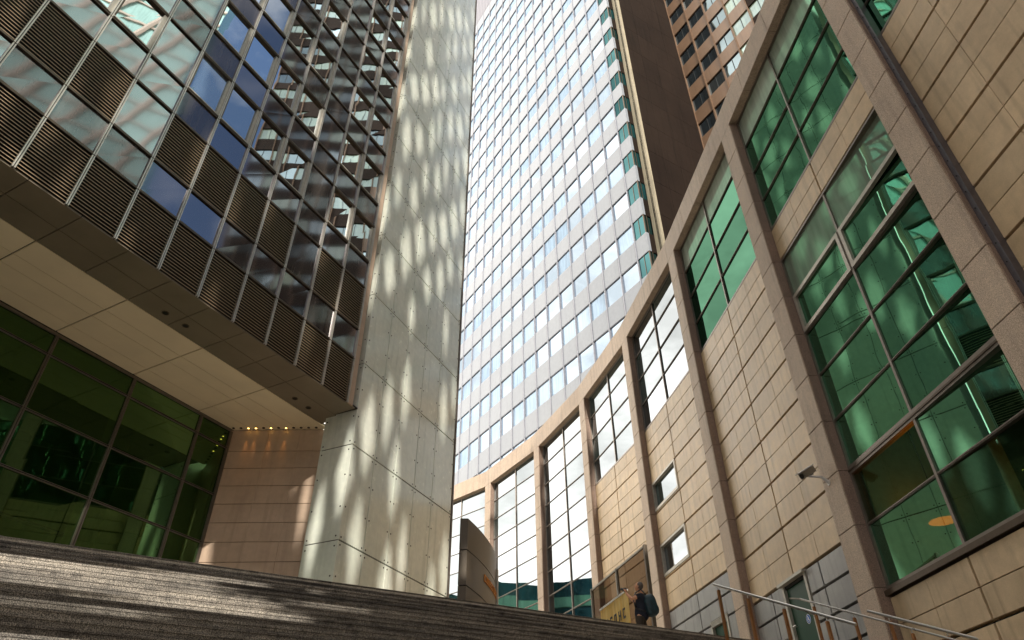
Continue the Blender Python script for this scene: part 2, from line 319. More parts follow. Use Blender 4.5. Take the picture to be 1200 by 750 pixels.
# ------------------------------------------------------------------ curved building on the right
LV = [21.78, 20.37, 18.95, 17.53, 16.12, 14.74, 13.32, 11.90, 10.47, 9.03, 7.60, 6.18, 4.70, 3.27, 1.85, 0.42, -1.0]
P = [(9.53,3.6), (8.91,10.42), (8.19,17.26), (7.33,24.24), (5.98,30.99), (4.09,37.32), (1.42,43.60), (-2.14,49.49), (-7.07,54.2), (-13.2,57.4)]
cb = thing('curved_office_building', (9.5,14,-EYE), 'tan stone building with a long concave front, projecting pilasters and tall green windows', 'building')
W = 0.80; RC = 0.28
def frame_for(i): return fr2(P[i], P[i+1], -1)
copm = MB()
for i in range(9):
    F = frame_for(i); L = math.dist(P[i], P[i+1]); u1 = L - W
    rnd = random.Random(100+i)
    # coping band over the whole bay, cut in blocks
    nb = 3
    for k in range(nb):
        a, b = L*k/nb, L*(k+1)/nb
        copm.box(F, a+0.006, b-0.006 if k < nb-1 else b+0.03, -0.75, 0.0, LV[0]+0.0, 23.0, rnd.uniform(0.3,0.7), bev=0.012)
    copm.box(F, 0, L, -0.75, -0.02, LV[0]+0.005, 22.99, 0, mi=1)
    # pilaster: granite blocks at the far end of the bay
    pm = MB()
    for k in range(len(LV)-1):
        pm.box(F, u1, L, -0.7, 0.0, LV[k+1]+0.008, LV[k]-(0.008 if k else 0.0), rnd.uniform(0.3,0.7), bev=0.012)
    pm.box(F, u1+0.015, L-0.015, -0.69, -0.02, LV[-1], LV[0], 0, mi=1)
    # rose-coloured side facing of the pilaster (the reveal towards the street)
    for k in range(len(LV)-1):
        pm.box(F, u1-0.03, u1-0.001, -0.7, -0.03, LV[k+1]+0.008, LV[k]-0.008, rnd.uniform(0.3,0.7), mi=2)
    pm.build('pilaster', [M['granite'], M['joint'], M['granite_side']], cb)
copm.build('coping', [M['granite'], M['joint']], cb)

# solid body behind the facade
body = MB()
for i in range(9):
    F = frame_for(i); L = math.dist(P[i], P[i+1])
    if i == 1:      # opening for the glazed room
        body.box(F, -0.3, L+0.3, -1.2, -0.62, 14.76, 22.4); body.box(F, -0.3, L+0.3, -1.2, -0.62, -1.6, 4.6)
        body.box(F, -0.9, -0.05, -1.2, -0.62, 4.6, 14.76); body.box(F, L-W+0.02, L+0.3, -1.2, -0.62, 4.6, 14.76)
    else:
        body.box(F, -0.3, L+0.3, -1.2, -0.62, -1.6, 22.4)
    body.box(F, -0.3, L+0.3, -14, -1.2, 22.3, 22.6)
body.build('wall_core', M['joint'], cb)

def tan_wall(F, u0, u1, levels, holes=(), mat='tan', thin=True, rnd=None, vj=None, name='wall_cladding', sub=2):
    """stone panels between levels; holes = (u0,u1,z0,z1) kept clear"""
    m = MB(); mid = (u0+u1)/2 if vj is None else vj
    for (a, b) in ((u0, mid), (mid, u1)):
        for k in range(len(levels)-1):
            zt, zb = levels[k], levels[k+1]
            rows = [(zb, (zb+zt)/2), ((zb+zt)/2, zt)] if thin else [(zb, zt)]
            for ri, (r0, r1) in enumerate(rows):
                for c in range(sub):
                    x0 = a + (b-a)*c/sub; x1 = a + (b-a)*(c+1)/sub
                    g0 = 0.032 if c == 0 else 0.005; g1 = 0.032 if c == sub-1 else 0.005
                    h0 = 0.036 if ri == 0 else 0.010; h1 = 0.036 if (ri == len(rows)-1) else 0.008
                    X0, X1, Z0, Z1 = x0+g0, x1-g1, r0+h0, r1-h1
                    pieces = [(X0, X1, Z0, Z1)]
                    for (q0, q1, y0, y1) in holes:
                        nx = []
                        for (a0, a1, b0, b1) in pieces:
                            if a1 <= q0 or a0 >= q1 or b1 <= y0 or b0 >= y1: nx.append((a0,a1,b0,b1)); continue
                            if a0 < q0-0.03: nx.append((a0, q0, b0, b1))
                            if a1 > q1+0.03: nx.append((q1, a1, b0, b1))
                            if b0 < y0-0.03: nx.append((max(a0,q0), min(a1,q1), b0, y0))
                            if b1 > y1+0.03: nx.append((max(a0,q0), min(a1,q1), y1, b1))
                        pieces = nx
                    tn = rnd.uniform(0.15, 0.85)
                    for (a0, a1, b0, b1) in pieces:
                        m.box(F, a0, a1, -0.45, -RC, b0, b1, tn, bev=0.006)
    m.box(F, u0-0.03, u1+0.03, -0.62, -0.44, levels[-1], levels[0], 0, mi=1) if not holes else None
    if holes:
        # backing around the holes
        zs = sorted({levels[-1], levels[0], *[h[2] for h in holes], *[h[3] for h in holes]})
        for z0, z1 in zip(zs[:-1], zs[1:]):
            hs = sorted([h for h in holes if h[2] < (z0+z1)/2 < h[3]]); x = u0-0.03
            for h in hs: m.box(F, x, h[0], -0.62, -0.44, z0, z1, 0, mi=1); x = h[1]
            m.box(F, x, u1+0.03, -0.62, -0.44, z0, z1, 0, mi=1)
    return m.build(name, [M[mat], M['joint']], cb)

def window(F, u0, u1, z0, z1, cuts_u, cuts_z, glassmat, parent, rnd, framemat='frame', fw=0.05, o=-0.36, tones=None, casements=(), deep=0.07, tilt=0.0):
    """frame + glass; the glass is a sub-part"""
    f = MB()
    f.box(F, u0, u1, o-0.10, o+deep, z0, z0+fw+0.03, 0.5); f.box(F, u0, u1, o-0.10, o+deep, z1-fw, z1, 0.5)
    f.box(F, u0, u0+fw, o-0.10, o+deep-0.003, z0+fw+0.03, z1-fw); f.box(F, u1-fw, u1, o-0.10, o+deep-0.003, z0+fw+0.03, z1-fw)
    for u in cuts_u: f.box(F, u-fw*0.6, u+fw*0.6, o-0.08, o+deep-0.008, z0+fw+0.03, z1-fw)
    for z in cuts_z:
        f.box(F, u0+fw, u1-fw, o-0.07, o+deep-0.028, z-fw*0.45, z+fw*0.45)
        f.box(F, u0+fw, u1-fw, o-0.07, o+deep-0.012, z-fw*0.10, z+fw*0.10)
    for (a, b, c, d) in casements:
        for (x0,x1,y0,y1) in ((a,b,c,c+0.12),(a,b,d-0.12,d),(a,a+0.12,c+0.12,d-0.12),(b-0.12,b,c+0.12,d-0.12)):
            f.box(F, x0, x1, o-0.02, o+deep+0.02, y0, y1, 0.5, mi=1)
    w_ = f.build('window', [M[framemat], M['pale_frame']], parent)
    gm = MB(); us = [u0+fw*0.5]+list(cuts_u)+[u1-fw*0.5]; zs = [z0+fw*0.5]+sorted(cuts_z)+[z1-fw*0.5]
    for i in range(len(us)-1):
        for j in range(len(zs)-1):
            tn = rnd.uniform(0.1, 0.5)
            if tones: tn = tones(i, j, len(zs)-1, rnd)
            # every pane sits a hair out of true, as real glazing does
            e = [rnd.uniform(-0.005, 0.005) for _ in range(4)]
            if i == 0 and tilt: e = [e[0]-tilt-0.045, e[1]+tilt-0.045, e[2]+tilt-0.045, e[3]-tilt-0.045]
            gm.poly([F.at(us[i],o+e[0],zs[j]), F.at(us[i+1],o+e[1],zs[j]), F.at(us[i+1],o+e[2],zs[j+1]), F.at(us[i],o+e[3],zs[j+1])], tn)
    gm.build('glass_pane', M[glassmat], w_)
    return w_

def top_pale(i, j, n, rnd): return 0.95 if j == n-1 else rnd.uniform(0.1, 0.55)
for i in range(9):
    F = frame_for(i); L = math.dist(P[i], P[i+1]); u0, u1 = 0.0, L-W-0.03
    if i == 0: u0 = 0.0
    mid = 3.08 if i < 4 else 2.95
    rnd = random.Random(200+i)
    if i == 0:
        window(F, u0, u1, 16.10, 21.78, [mid], LV[1:4], 'green_glass', cb, rnd, tones=top_pale)
        tan_wall(F, u0, u1, [16.10]+LV[5:], rnd=rnd, vj=2.95)
    elif i == 1:
        window(F, u0, u1, 16.10, 21.78, [mid+0.05], LV[1:4], 'green_glass', cb, rnd, tones=top_pale)
        tan_wall(F, u0, u1, [16.10, 14.80], rnd=rnd, vj=3.15, thin=True)
        window(F, u0, u1, 7.60, 14.80, [3.16], LV[6:10], 'green_glass', cb, rnd, fw=0.065, tilt=0.062,
               tones=lambda a, b, n, r: 0.78 if b == n-1 else r.uniform(0.1,0.5), casements=((3.2, u1-0.05, 11.93, 13.29), (0.05, 3.12, 11.93, 13.29)))
        window(F, u0, u1, 4.62, 7.55, [3.16], [6.18], 'room_glass', cb, rnd, fw=0.065, tilt=0.062)
        sill = MB(); sill.box(F, u0, u1, -0.5, -0.2, 4.50, 4.615); sill.box(F, u0, u1, -0.42, -0.27, 7.553, 7.597)
        sill.build('window_sill', M['bronze'], cb)
        tan_wall(F, u0, u1, [4.49, 3.27, 1.85, 0.42, -1.0], rnd=rnd, vj=3.18)
        room = MB()
        room.box(F, -0.04, u1, -6.0, -5.9, 3.2, 10.4); room.box(F, -0.04, 0.02, -5.9, -0.62, 3.2, 10.4, 0.3); room.box(F, u1-0.05, u1, -5.9, -0.62, 3.2, 10.4, 0.3)
        room.box(F, 0.02, u1-0.05, -5.9, -0.62, 3.2, 3.3); room.box(F, 0.02, u1-0.05, -5.9, -0.55, 10.3, 10.4)
        room.box(F, 0.4, 5.6, -3.8, -3.2, 3.3, 5.0, 0.1, mi=1); room.box(F, 4.9, 5.3, -4.2, -3.8, 3.3, 10.3, 0.7)
        room.build('lobby_interior', [M['room'], M['black']], cb)
        lm = MB(); c = Vector(F.at(5.40, -1.85, 6.08)); n = 24
        lm.v += [tuple(c+Vector((0,0,0.10)))]+[tuple(c+Vector((0.33*math.cos(2*math.pi*k/n),0.33*math.sin(2*math.pi*k/n),0))) for k in range(n)]
        for k in range(n): lm.f.append((0,1+k,1+(k+1)%n)); lm.tn.append(.5); lm.mi.append(0)
        lm.f.append(tuple(range(n,0,-1))); lm.tn.append(.5); lm.mi.append(0)
        lm.tube(c+Vector((0,0,.1)), c+Vector((0,0,3.9)), 0.012, 6, mi=1)
        tag(lm.build('pendant_lamp', [M['orange_lamp'], M['black']]), 'orange round pendant lamp glowing inside the tall green window', 'lamp')
    elif i == 2:
        window(F, u0, u1, 16.05, 21.78, [mid+0.06], LV[1:4], 'deep_green_glass', cb, rnd, tones=top_pale)
        tan_wall(F, u0, u1, [16.05]+LV[5:12], rnd=rnd, vj=3.18)
        D0, D1 = 2.50, 4.02
        tan_wall(F, u0, D0-0.02, [6.16, 5.46, 4.74, 4.0, 3.2], mat='greystone', thin=False, rnd=rnd, vj=1.72, sub=1)
        tan_wall(F, D1+0.02, u1, [6.16, 5.46, 4.74, 4.0, 3.2], mat='greystone', thin=False, rnd=rnd, vj=4.78, sub=1)
        dm = MB(); dm.box(F, D0+0.12, D1-0.12, -0.40, -0.34, 3.8, 5.98)
        d_ = dm.build('door', M['door'], cb)
        fm = MB(); fm.box(F, D0, D0+0.11, -0.5, -0.25, 3.8, 6.1); fm.box(F, D1-0.11, D1, -0.5, -0.25, 3.8, 6.1); fm.box(F, D0-0.06, D1+0.06, -0.5, -0.14, 6.08, 6.16); fm.box(F, D0+.12, D1-.12, -0.42, -0.30, 5.985, 6.075, mi=1)
        fm.build('door_frame', [M['pale_frame'], M['black']], d_)
        # round blue access sign on the door, with wheelchair figure
        def disc(mb, F, cu, cz, r, o, n=24, mi=0, r0=0):
            pts = [(cu+r*math.cos(2*math.pi*k/n), cz+r*math.sin(2*math.pi*k/n)) for k in range(n)]
            if r0 == 0: mb.poly([F.at(a,o,b) for a,b in pts], .5, mi)
            else:
                for k in range(n):
                    a0, a1 = 2*math.pi*k/n, 2*math.pi*(k+1)/n
                    mb.poly([F.at(cu+r*math.cos(a0),o,cz+r*math.sin(a0)),F.at(cu+r*math.cos(a1),o,cz+r*math.sin(a1)),F.at(cu+r0*math.cos(a1),o,cz+r0*math.sin(a1)),F.at(cu+r0*math.cos(a0),o,cz+r0*math.sin(a0))],.5,mi)
        sg = MB(); cu, cz = 3.05, 4.98
        disc(sg, F, cu, cz, 0.125, -0.334); disc(sg, F, cu, cz, 0.125, -0.330, mi=1, r0=0.113)
        disc(sg, F, cu+0.01, cz+0.07, 0.017, -0.329, mi=1, n=12); disc(sg, F, cu+0.012, cz-0.03, 0.052, -0.328, mi=1, r0=0.040)
        sg.box(F, cu-0.002, cu+0.018, -0.329, -0.325, cz-0.03, cz+0.05, mi=1); sg.box(F, cu-0.045, cu, -0.329, -0.325, cz-0.03, cz-0.014, mi=1)
        sg.box(F, cu-0.058, cu-0.042, -0.329, -0.325, cz-0.075, cz-0.014, mi=1); sg.box(F, cu-0.04, cu, -0.329, -0.325, cz+0.015, cz+0.028, mi=1)
        tag(sg.build('access_sign', [M['blue'], M['white']], d_), 'round blue wheelchair access sign')
        hm = MB(); hm.tube(F.at(3.78,-0.34,4.95), F.at(3.78,-0.22,4.95), 0.015); hm.tube(F.at(3.80,-0.22,4.95), F.at(3.62,-0.22,4.95), 0.013); hm.build('door_handle', M['steel'], d_)
        dm2 = MB(); dm2.box(F, D0, D1, -0.60, -0.50, 3.1, 6.17); dm2.build('door_recess', M['black'], cb)
    elif i == 3:
        window(F, u0, u1, 16.05, 21.78, [mid+0.04], LV[1:4], 'sky_glass', cb, rnd, tones=lambda a, b, n, r: r.uniform(0.1,0.5))
        holes = [(3.28, u1-0.0, 11.98, 13.36), (3.28, u1-0.0, 9.10, 10.49)]
        tan_wall(F, u0, u1, [16.05]+LV[5:10]+[7.72], holes=holes, rnd=rnd, vj=3.2)
        for h in holes:
            window(F, h[0]+0.02, h[1]-0.02, h[2]+0.02, h[3]-0.02, [], [], 'sky_glass', cb, rnd, framemat='pale_frame', fw=0.09, deep=0.14, o=-0.40)
        D0, D1 = 1.05, 2.45
        tan_wall(F, u0, u1, [7.70, 7.03, 6.33, 5.46, 4.74, 3.8, 3.2], holes=[(D0, D1, 3.1, 6.45)], mat='greystone', thin=False, rnd=rnd, vj=3.2)
        dm = MB(); dm.box(F, D0+0.12, D1-0.12, -0.42, -0.36, 3.8, 6.22)
        d_ = dm.build('door', M['door'], cb)
        fm = MB(); fm.box(F, D0, D0+0.11, -0.5, -0.25, 3.8, 6.24); fm.box(F, D1-0.11, D1, -0.5, -0.25, 3.8, 6.24)
        for k in range(4): fm.box(F, D0+.002, D1-.002, -0.42, -0.255, 6.245+k*0.05, 6.275+k*0.05)
        fm.build('door_frame', M['pale_frame'], d_)
        dm2 = MB(); dm2.box(F, D0, D1, -0.60, -0.50, 3.1, 6.45); dm2.build('door_recess', M['black'], cb)
    elif i == 4:
        window(F, u0, u1, 16.10, 21.78, [mid-0.08], LV[1:4], 'sky_glass', cb, rnd, framemat='taupe', fw=0.055)
        tan_wall(F, u0, u1, [16.10]+LV[5:13]+[3.4], rnd=rnd, vj=3.05)
    else:
        window(F, u0, u1, 3.8, 21.78, [mid], LV[1:12]+[4.72], 'sky_glass', cb, rnd, framemat='taupe', fw=0.055)
# rainwater channel on the near side of the pilaster between the two nearest bays
F = frame_for(0); L = math.dist(P[0], P[1])
ch = MB(); ch.box(F, L-W-0.16, L-W-0.035, -0.30, -0.12, -1.0, 21.7)
for k in range(46): ch.tube(F.at(L-W-0.10,-0.12,21.2-k*0.47), F.at(L-W-0.10,-0.105,21.2-k*0.47), 0.014, 6, mi=1)
ch.build('drain_channel', [plain('blue_grey_channel', (0.13,0.12,0.14), 0.35, 0.5), M['black']], cb)

# CCTV camera on the pilaster beside the door bay
F2_ = frame_for(2)
ct = thing('security_camera', F2_.at(-0.30, 0.01, 7.50-EYE) , 'small beige security camera on a curved arm fixed to a stone pilaster', 'security camera')
ct.location = F2_.at(-0.30, 0.01, 7.50)
m = MB(); a = Vector(F2_.at(-0.30,0.0,7.50)); b = Vector(F2_.at(-0.28,0.16,7.66)); c = Vector(F2_.at(-0.20,0.34,7.70)); d = Vector(F2_.at(-0.12,0.42,7.74))
m.tube(a-Vector((0,0,.0)), a+Vector((-0.03,0,0)), 0.075, 14); m.tube(a, b, 0.05, 10, r2=0.032); m.tube(b, c, 0.03, 10); m.tube(c, d, 0.028, 10)
m.build('arm', M['cctv_white'], ct)
CB = Fr((F2_.at(-0.10,0.46,0)[0], F2_.at(-0.10,0.46,0)[1]), -52, -1)
dirv = Vector((-0.62, -0.30, -0.42)).normalized()
up = Vector((0,0,1)); sidev = dirv.cross(up).normalized(); upv = sidev.cross(dirv)
def obox(mb, c, l, w_, h, mi=0, dv=dirv, sv=None, uv=None):
    sv = sv or sidev; uv = uv or upv
    q = [c + dv*(x*l/2) + sv*(y*w_/2) + uv*(z*h/2) for z in (-1,1) for x, y in ((-1,-1),(1,-1),(1,1),(-1,1))]
    mb.hexa(q, .5, mi)
m = MB(); cc = d + Vector((0.0,0.0,0.10)) 
obox(m, cc, 0.54, 0.17, 0.16, 0); m.tube(cc+dirv*0.27, cc+dirv*0.30, 0.065, 14, mi=1)
m.build('housing', [M['cctv'], M['cam_black']], ct)
m = MB(); obox(m, cc+upv*0.10+dirv*0.03, 0.66, 0.21, 0.025); m.build('sun_shield', M['cctv_white'], ct)
m = MB(); m.tube(cc-dirv*0.2, cc-dirv*0.25-Vector((0,0,.12)), 0.012, 6); m.tube(cc-dirv*0.25-Vector((0,0,.12)), d, 0.012, 6); m.build('cable', M['cam_black'], ct)

# ------------------------------------------------------------------ pale clad pier (the tall blade)
KX = (-5.965, 23.247)
bl = thing('clad_pier', (KX[0], KX[1], PL), 'tall slab of pale green bolted panels rising between the left building and the white tower', 'tower')
B1 = Fr(KX, 24.2, 1)
BW = 7.74; cols = [0, 1.47, 2.94, 4.41, 5.88, BW-0.10]
rows = [3.8, 4.77] + [8.37+3.6*k for k in range(17)]
m = MB(); rnd = random.Random(5); ZT = rows[-1]
for c in range(len(cols)-1):
    for r_ in range(len(rows)-1):
        tn = rnd.uniform(0.1, 0.9)
        m.box(B1, cols[c]+(0.014 if c else 0.0), cols[c+1]-0.014, -0.05, 0.0, rows[r_]+0.024, rows[r_+1]-0.024, tn, bev=0.006)
        if rows[r_+1]-rows[r_] > 2:
            for uu in (cols[c]+0.12, cols[c+1]-0.12):
                for zz in (0.12, 1.2, 2.4, 3.45):
                    m.tube(B1.at(uu, 0.0, rows[r_]+zz), B1.at(uu, 0.012, rows[r_]+zz), 0.030, 6, mi=1)
m.build('front_cladding', [M['blade'], M['joint']], bl)
fl = (-7.29, 23.84)
B2 = fr2(fl, KX, 1)
Ls = math.dist(fl, KX)
m = MB()
for r_ in range(len(rows)-1):
    m.box(B2, 0.0, Ls-0.012, -0.05, 0.0, rows[r_]+0.016, rows[r_+1]-0.016, rnd.uniform(0.1,0.9), bev=0.006)
    for uu in (0.1, Ls-0.13):
        for zz in (0.15, 1.2, 2.4, 3.4):
            if rows[r_]+zz < rows[r_+1]: m.tube(B2.at(uu,0,rows[r_]+zz), B2.at(uu,0.012,rows[r_]+zz), 0.030, 6, mi=1)
m.build('side_cladding', [M['blade'], M['joint']], bl)
m = MB(); m.box(B1, 0.02, BW-0.1, -1.40, -0.05, 3.8, ZT-0.01); m.build('core', M['joint'], bl)
m = MB(); m.box(B1, 0.0, BW, -1.46, -1.41, 3.8, ZT, 0.5); m.box(B1, BW-0.05, BW, -1.40, -0.06, 3.8, ZT, .4); m.build('rear_cladding', M['blade'], bl)
m = MB(); m.box(B1, BW-0.085, BW-0.02, -0.05, 0.05, 3.8, ZT, 0.5); m.tube(B1.at(BW+0.07,-0.05,3.8), B1.at(BW+0.07,-0.05,ZT), 0.055, 12, mi=0)
for k in range(15): m.tube(B1.at(BW-0.02,-0.05,5+k*3.6), B1.at(BW+0.07,-0.05,5+k*3.6), 0.03, 8)
m.build('edge_trim', M['frame'], bl)

# ------------------------------------------------------------------ left office building
lb = thing('office_building', (-12, 24, PL), 'overhanging dark office block with silver mullions, black louvres and mirror glass on the left', 'building')
CW = Fr(KX, 27.75, 1)                     # o>0 towards the street, u negative towards the camera
s0, sp = -0.655, 1.434
NB = 15
mu = [s0 - sp*k for k in range(NB+1)]     # mullion positions
SOF = 13.38
levels = [SOF]; z = 15.41
tall = [(SOF+0.03, 15.41)]; short = [(15.41, 16.825)]
for f in range(1, 10):
    zb = 15.41 + 3.61*(f-1) + 1.415; tall.append((zb, 15.41+3.61*f)); short.append((15.41+3.61*f, 15.41+3.61*f+1.415))
ZTOP = short[-1][1]
rnd = random.Random(11)
for k, u in enumerate(mu):
    m = MB(); m.box(CW, u-0.045, u-0.012, -0.02, 0.06, SOF+0.02, ZTOP, .5); m.box(CW, u+0.012, u+0.045, -0.02, 0.06, SOF+0.02, ZTOP, .5); m.box(CW, u-0.012, u+0.012, -0.02, 0.03, SOF+0.02, ZTOP, .5, mi=1)
    m.build('mullion', [M['alu'], M['black']], lb)
for f in range(10):
    for zz in (tall[f][1], short[f][1]):
        m = MB(); m.box(CW, mu[-1], mu[0], -0.02, 0.045, zz-0.05, zz+0.05); m.box(CW, mu[-1], mu[0], 0.046, 0.065, zz-0.055, zz-0.03, mi=0); m.build('transom', M['bronze'], lb)
# behind each cell
for k in range(NB):
    a, b = mu[k+1]+0.045, mu[k]-0.045
    for f in range(10):
        z0, z1 = tall[f][0]+0.05, tall[f][1]-0.055
        ispanel = (k % 5 == 2)
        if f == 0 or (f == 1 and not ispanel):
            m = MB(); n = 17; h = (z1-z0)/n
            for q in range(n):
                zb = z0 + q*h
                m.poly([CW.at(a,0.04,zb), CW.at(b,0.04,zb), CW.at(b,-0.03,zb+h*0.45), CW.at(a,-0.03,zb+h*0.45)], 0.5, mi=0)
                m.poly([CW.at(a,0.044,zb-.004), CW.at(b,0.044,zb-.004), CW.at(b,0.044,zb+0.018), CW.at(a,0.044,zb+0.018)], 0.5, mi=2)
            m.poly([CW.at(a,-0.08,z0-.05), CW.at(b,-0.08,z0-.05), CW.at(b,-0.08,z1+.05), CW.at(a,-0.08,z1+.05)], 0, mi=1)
            m.build('louvre_panel', [M['louvre_shade'], M['black'], M['louvre']], lb)
        elif ispanel:
            m = MB(); e = [rnd.uniform(-0.006,0.006) for _ in range(4)]
            m.poly([CW.at(a-.03,e[0],z0-.04), CW.at(b+.03,e[1],z0-.04), CW.at(b+.03,e[2],z1+.04), CW.at(a-.03,e[3],z1+.04)], .5)
            m.build('mirror_panel', M['panel_glass'], lb)
        else:
            m = MB(); fw = 0.06
            # projecting sash: sill, head and one pale jamb
            m.box(CW, a, b, -0.12, 0.075, z0-.0, z0+0.05, mi=1); m.box(CW, a, b, -0.12, 0.05, z1-0.05, z1)
            m.box(CW, a, a+fw, -0.12, 0.03, z0+.05, z1-.05); m.box(CW, b-0.11, b-0.0, -0.12, 0.02, z0+.05, z1-.05, mi=1)
            w_ = m.build('window', [M['bronze'], M['pale_frame']], lb)
            m = MB(); e = [rnd.uniform(-0.008,0.008) for _ in range(4)]; o_ = -0.05
            m.poly([CW.at(a+fw*.5,o_+e[0],z0+.02), CW.at(b-0.1,o_+e[1],z0+.02), CW.at(b-0.1,o_+e[2],z1-.02), CW.at(a+fw*.5,o_+e[3],z1-.02)], rnd.choice([0.3,0.4,0.75,0.95]) if k >= 5 else rnd.uniform(.1,.5))
            m.build('glass_pane', M['blue_glass'], w_)
        z0, z1 = short[f][0]+0.04, short[f][1]-0.04
        m = MB(); e = [rnd.uniform(-0.006,0.006) for _ in range(4)]
        m.poly([CW.at(a-.03,e[0],z0-.04), CW.at(b+.03,e[1],z0-.04), CW.at(b+.03,e[2],z1+.04), CW.at(a-.03,e[3],z1+.04)], .5)
        m.build('mirror_panel', M['panel_glass'], lb)
# body and end strip
m = MB(); m.box(CW, mu[-1]-12, -0.36, -16, -0.16, SOF+0.13, ZTOP-0.02); m.box(CW, mu[-1]-12, mu[-1]-.05, -.16, 0.0, SOF+.02, ZTOP-.02); m.build('core', M['joint'], lb)
m = MB()
zz = [SOF+0.02] + [15.41+3.61*k+0.7 for k in range(9)] + [ZTOP]
for a, b in zip(zz[:-1], zz[1:]): m.box(CW, mu[0]+0.05, -0.34, -0.9, 0.04, a+0.006, b-0.006, rnd.uniform(.3,.7), bev=0.006)
m.build('end_strip', M['endwall'], lb)
# parapet cap
m = MB(); m.box(CW, mu[-1]-12, -0.33, -16, 0.12, ZTOP-0.0, ZTOP+0.35); m.build('roof_parapet', M['bronze'], lb)
# dark soffit border, panels with joints
def sof_poly(mb, pts, z, tn, mi=0): mb.poly([CW.at(u,o,z) for u,o in pts], tn, mi)
m = MB(); UB = [-0.15] + [-2.87-2.93*k/2 + (0.0) for k in range(0, 14)]
rnd = random.Random(21)
for a, b in zip(UB[1:], UB[:-1]):
    for (o0, o1) in ((0.0,-0.98),(-0.98,-1.93)):
        A = a+0.012; Bv = b-0.012
        if b == UB[0] and o1 < -1: Bv = 0.0
        m.hexa([CW.at(A,o0-0.01,SOF), CW.at(Bv,o0-0.01,SOF), CW.at(Bv+(0.2 if b==UB[0] and o1<-1 else 0),o1+0.01,SOF), CW.at(A,o1+0.01,SOF),
                CW.at(A,o0-0.01,SOF+.05), CW.at(Bv,o0-0.01,SOF+.05), CW.at(Bv,o1+0.01,SOF+.05), CW.at(A,o1+0.01,SOF+.05)], rnd.uniform(.3,.7))
m.box(CW, UB[-1], 0.0, -1.93, 0.0, SOF+0.06, SOF+0.12, 0, mi=1)
m.build('soffit_border', [M['soffit_dark'], M['joint']], lb)
# beige soffit
GC = (-11.28, 24.70)                      # inner corner where glass, end wall and soffit meet
GF = Fr(GC, 28.0, 1)
m = MB()
cb_u = [0.6, -2.87, -5.80, -8.73, -11.66, -14.6, -17.5, -20.4]
for a, b in zip(cb_u[1:], cb_u[:-1]):
    for (o0, o1) in ((-1.95,-2.98),(-2.98,-3.6),(-3.6,-4.65),(-4.65,-5.35)):
        A, Bv = a+0.02, b-0.02
        m.hexa([CW.at(A,o0-0.010,SOF+.01), CW.at(Bv,o0-0.010,SOF+.01), CW.at(Bv,o1+0.010,SOF+.01), CW.at(A,o1+0.010,SOF+.01),
                CW.at(A,o0-0.004,SOF+.06), CW.at(Bv,o0-0.004,SOF+.06), CW.at(Bv,o1+0.004,SOF+.06), CW.at(A,o1+0.004,SOF+.06)], rnd.uniform(.4,.6))
m.box(CW, -21, 0.6, -5.4, -1.95, SOF+0.07, SOF+0.12, 0, mi=1)
m.build('soffit_panels', [M['soffit_pale'], M['joint']], lb)
# end wall (faces the steps)
EW = Fr((-11.30, 24.72), 90, 1); m = MB(); vx = [0, 1.55, 2.82, 4.6]
zr = [13.37, 12.43] + [12.43-0.72*k for k in range(1, 13)]
for a, b in zip(zr[1:], zr[:-1]):
    for c in range(3):
        m.box(EW, vx[c]+0.003, vx[c+1]-0.003, -0.05, 0.0, max(a,3.8)+0.010, b-0.010, rnd.uniform(.2,.8), bev=0.004)
m.box(EW, -0.1, 4.6, -0.3, -0.05, 3.8, 13.37, 0, mi=1)
m.build('end_wall', [M['endwall'], M['joint']], lb)
# glazed ground floor
gu = [0, -1.49, -4.48, -7.42, -10.35, -13.3, -16.25, -19.2]; gz = [3.8, 5.1, 6.97, 8.82, 10.63, 12.56, 13.36]
m = MB()
m.box(GF, gu[-1], 0, -0.05, 0.06, 13.28, 13.36)
for u in gu: m.box(GF, u-0.05, u-0.014, -0.08, 0.08, 3.8, 13.28); m.box(GF, u+0.014, u+0.05, -0.08, 0.08, 3.8, 13.28); m.box(GF, u-.013, u+.013, -.06, .04, 3.8, 13.28, mi=1)
for z in gz[:-1]: m.box(GF, gu[-1], 0, -0.06, 0.055, z-0.035, z+0.035); m.box(GF, gu[-1], 0, 0.056, 0.075, z-0.01, z+0.01, mi=1)
wf = m.build('window', [M['frame'], M['black']], lb)
m = MB()
for a, b in zip(gu[1:], gu[:-1]):
    for c, d in zip(gz[:-1], gz[1:]):
        e = [rnd.uniform(-0.006,0.006) for _ in range(4)]
        m.poly([GF.at(a,e[0],c), GF.at(b,e[1],c), GF.at(b,e[2],d), GF.at(a,e[3],d)], rnd.uniform(.1,.5))
m.build('glass_pane', M['shop_glass'], wf)
m = MB()   # lobby behind the glass
m.box(GF, gu[-1], -0.2, -7.1, -7.0, 3.8, 13.3, .4); m.box(GF, -0.15, 0.12, -7, -0.1, 3.8, 13.3, .5); m.box(GF, gu[-1], -0.15, -7, -0.1, 13.2, 13.3, .5, mi=0)
for u in (-3.4,-8.2,-13.0): m.box(GF, u, u+0.7, -2.6, -1.9, 3.8, 13.2, .8, mi=0)
for z in (6.4, 6.9, 7.4, 9.9): m.box(GF, gu[-1], -0.4, -6.9, -6.6, z, z+0.06, .2, mi=1)
m.build('lobby_interior', [plain('olive_lobby_wall', (0.16,0.20,0.04), 0.8), M['black']], lb)

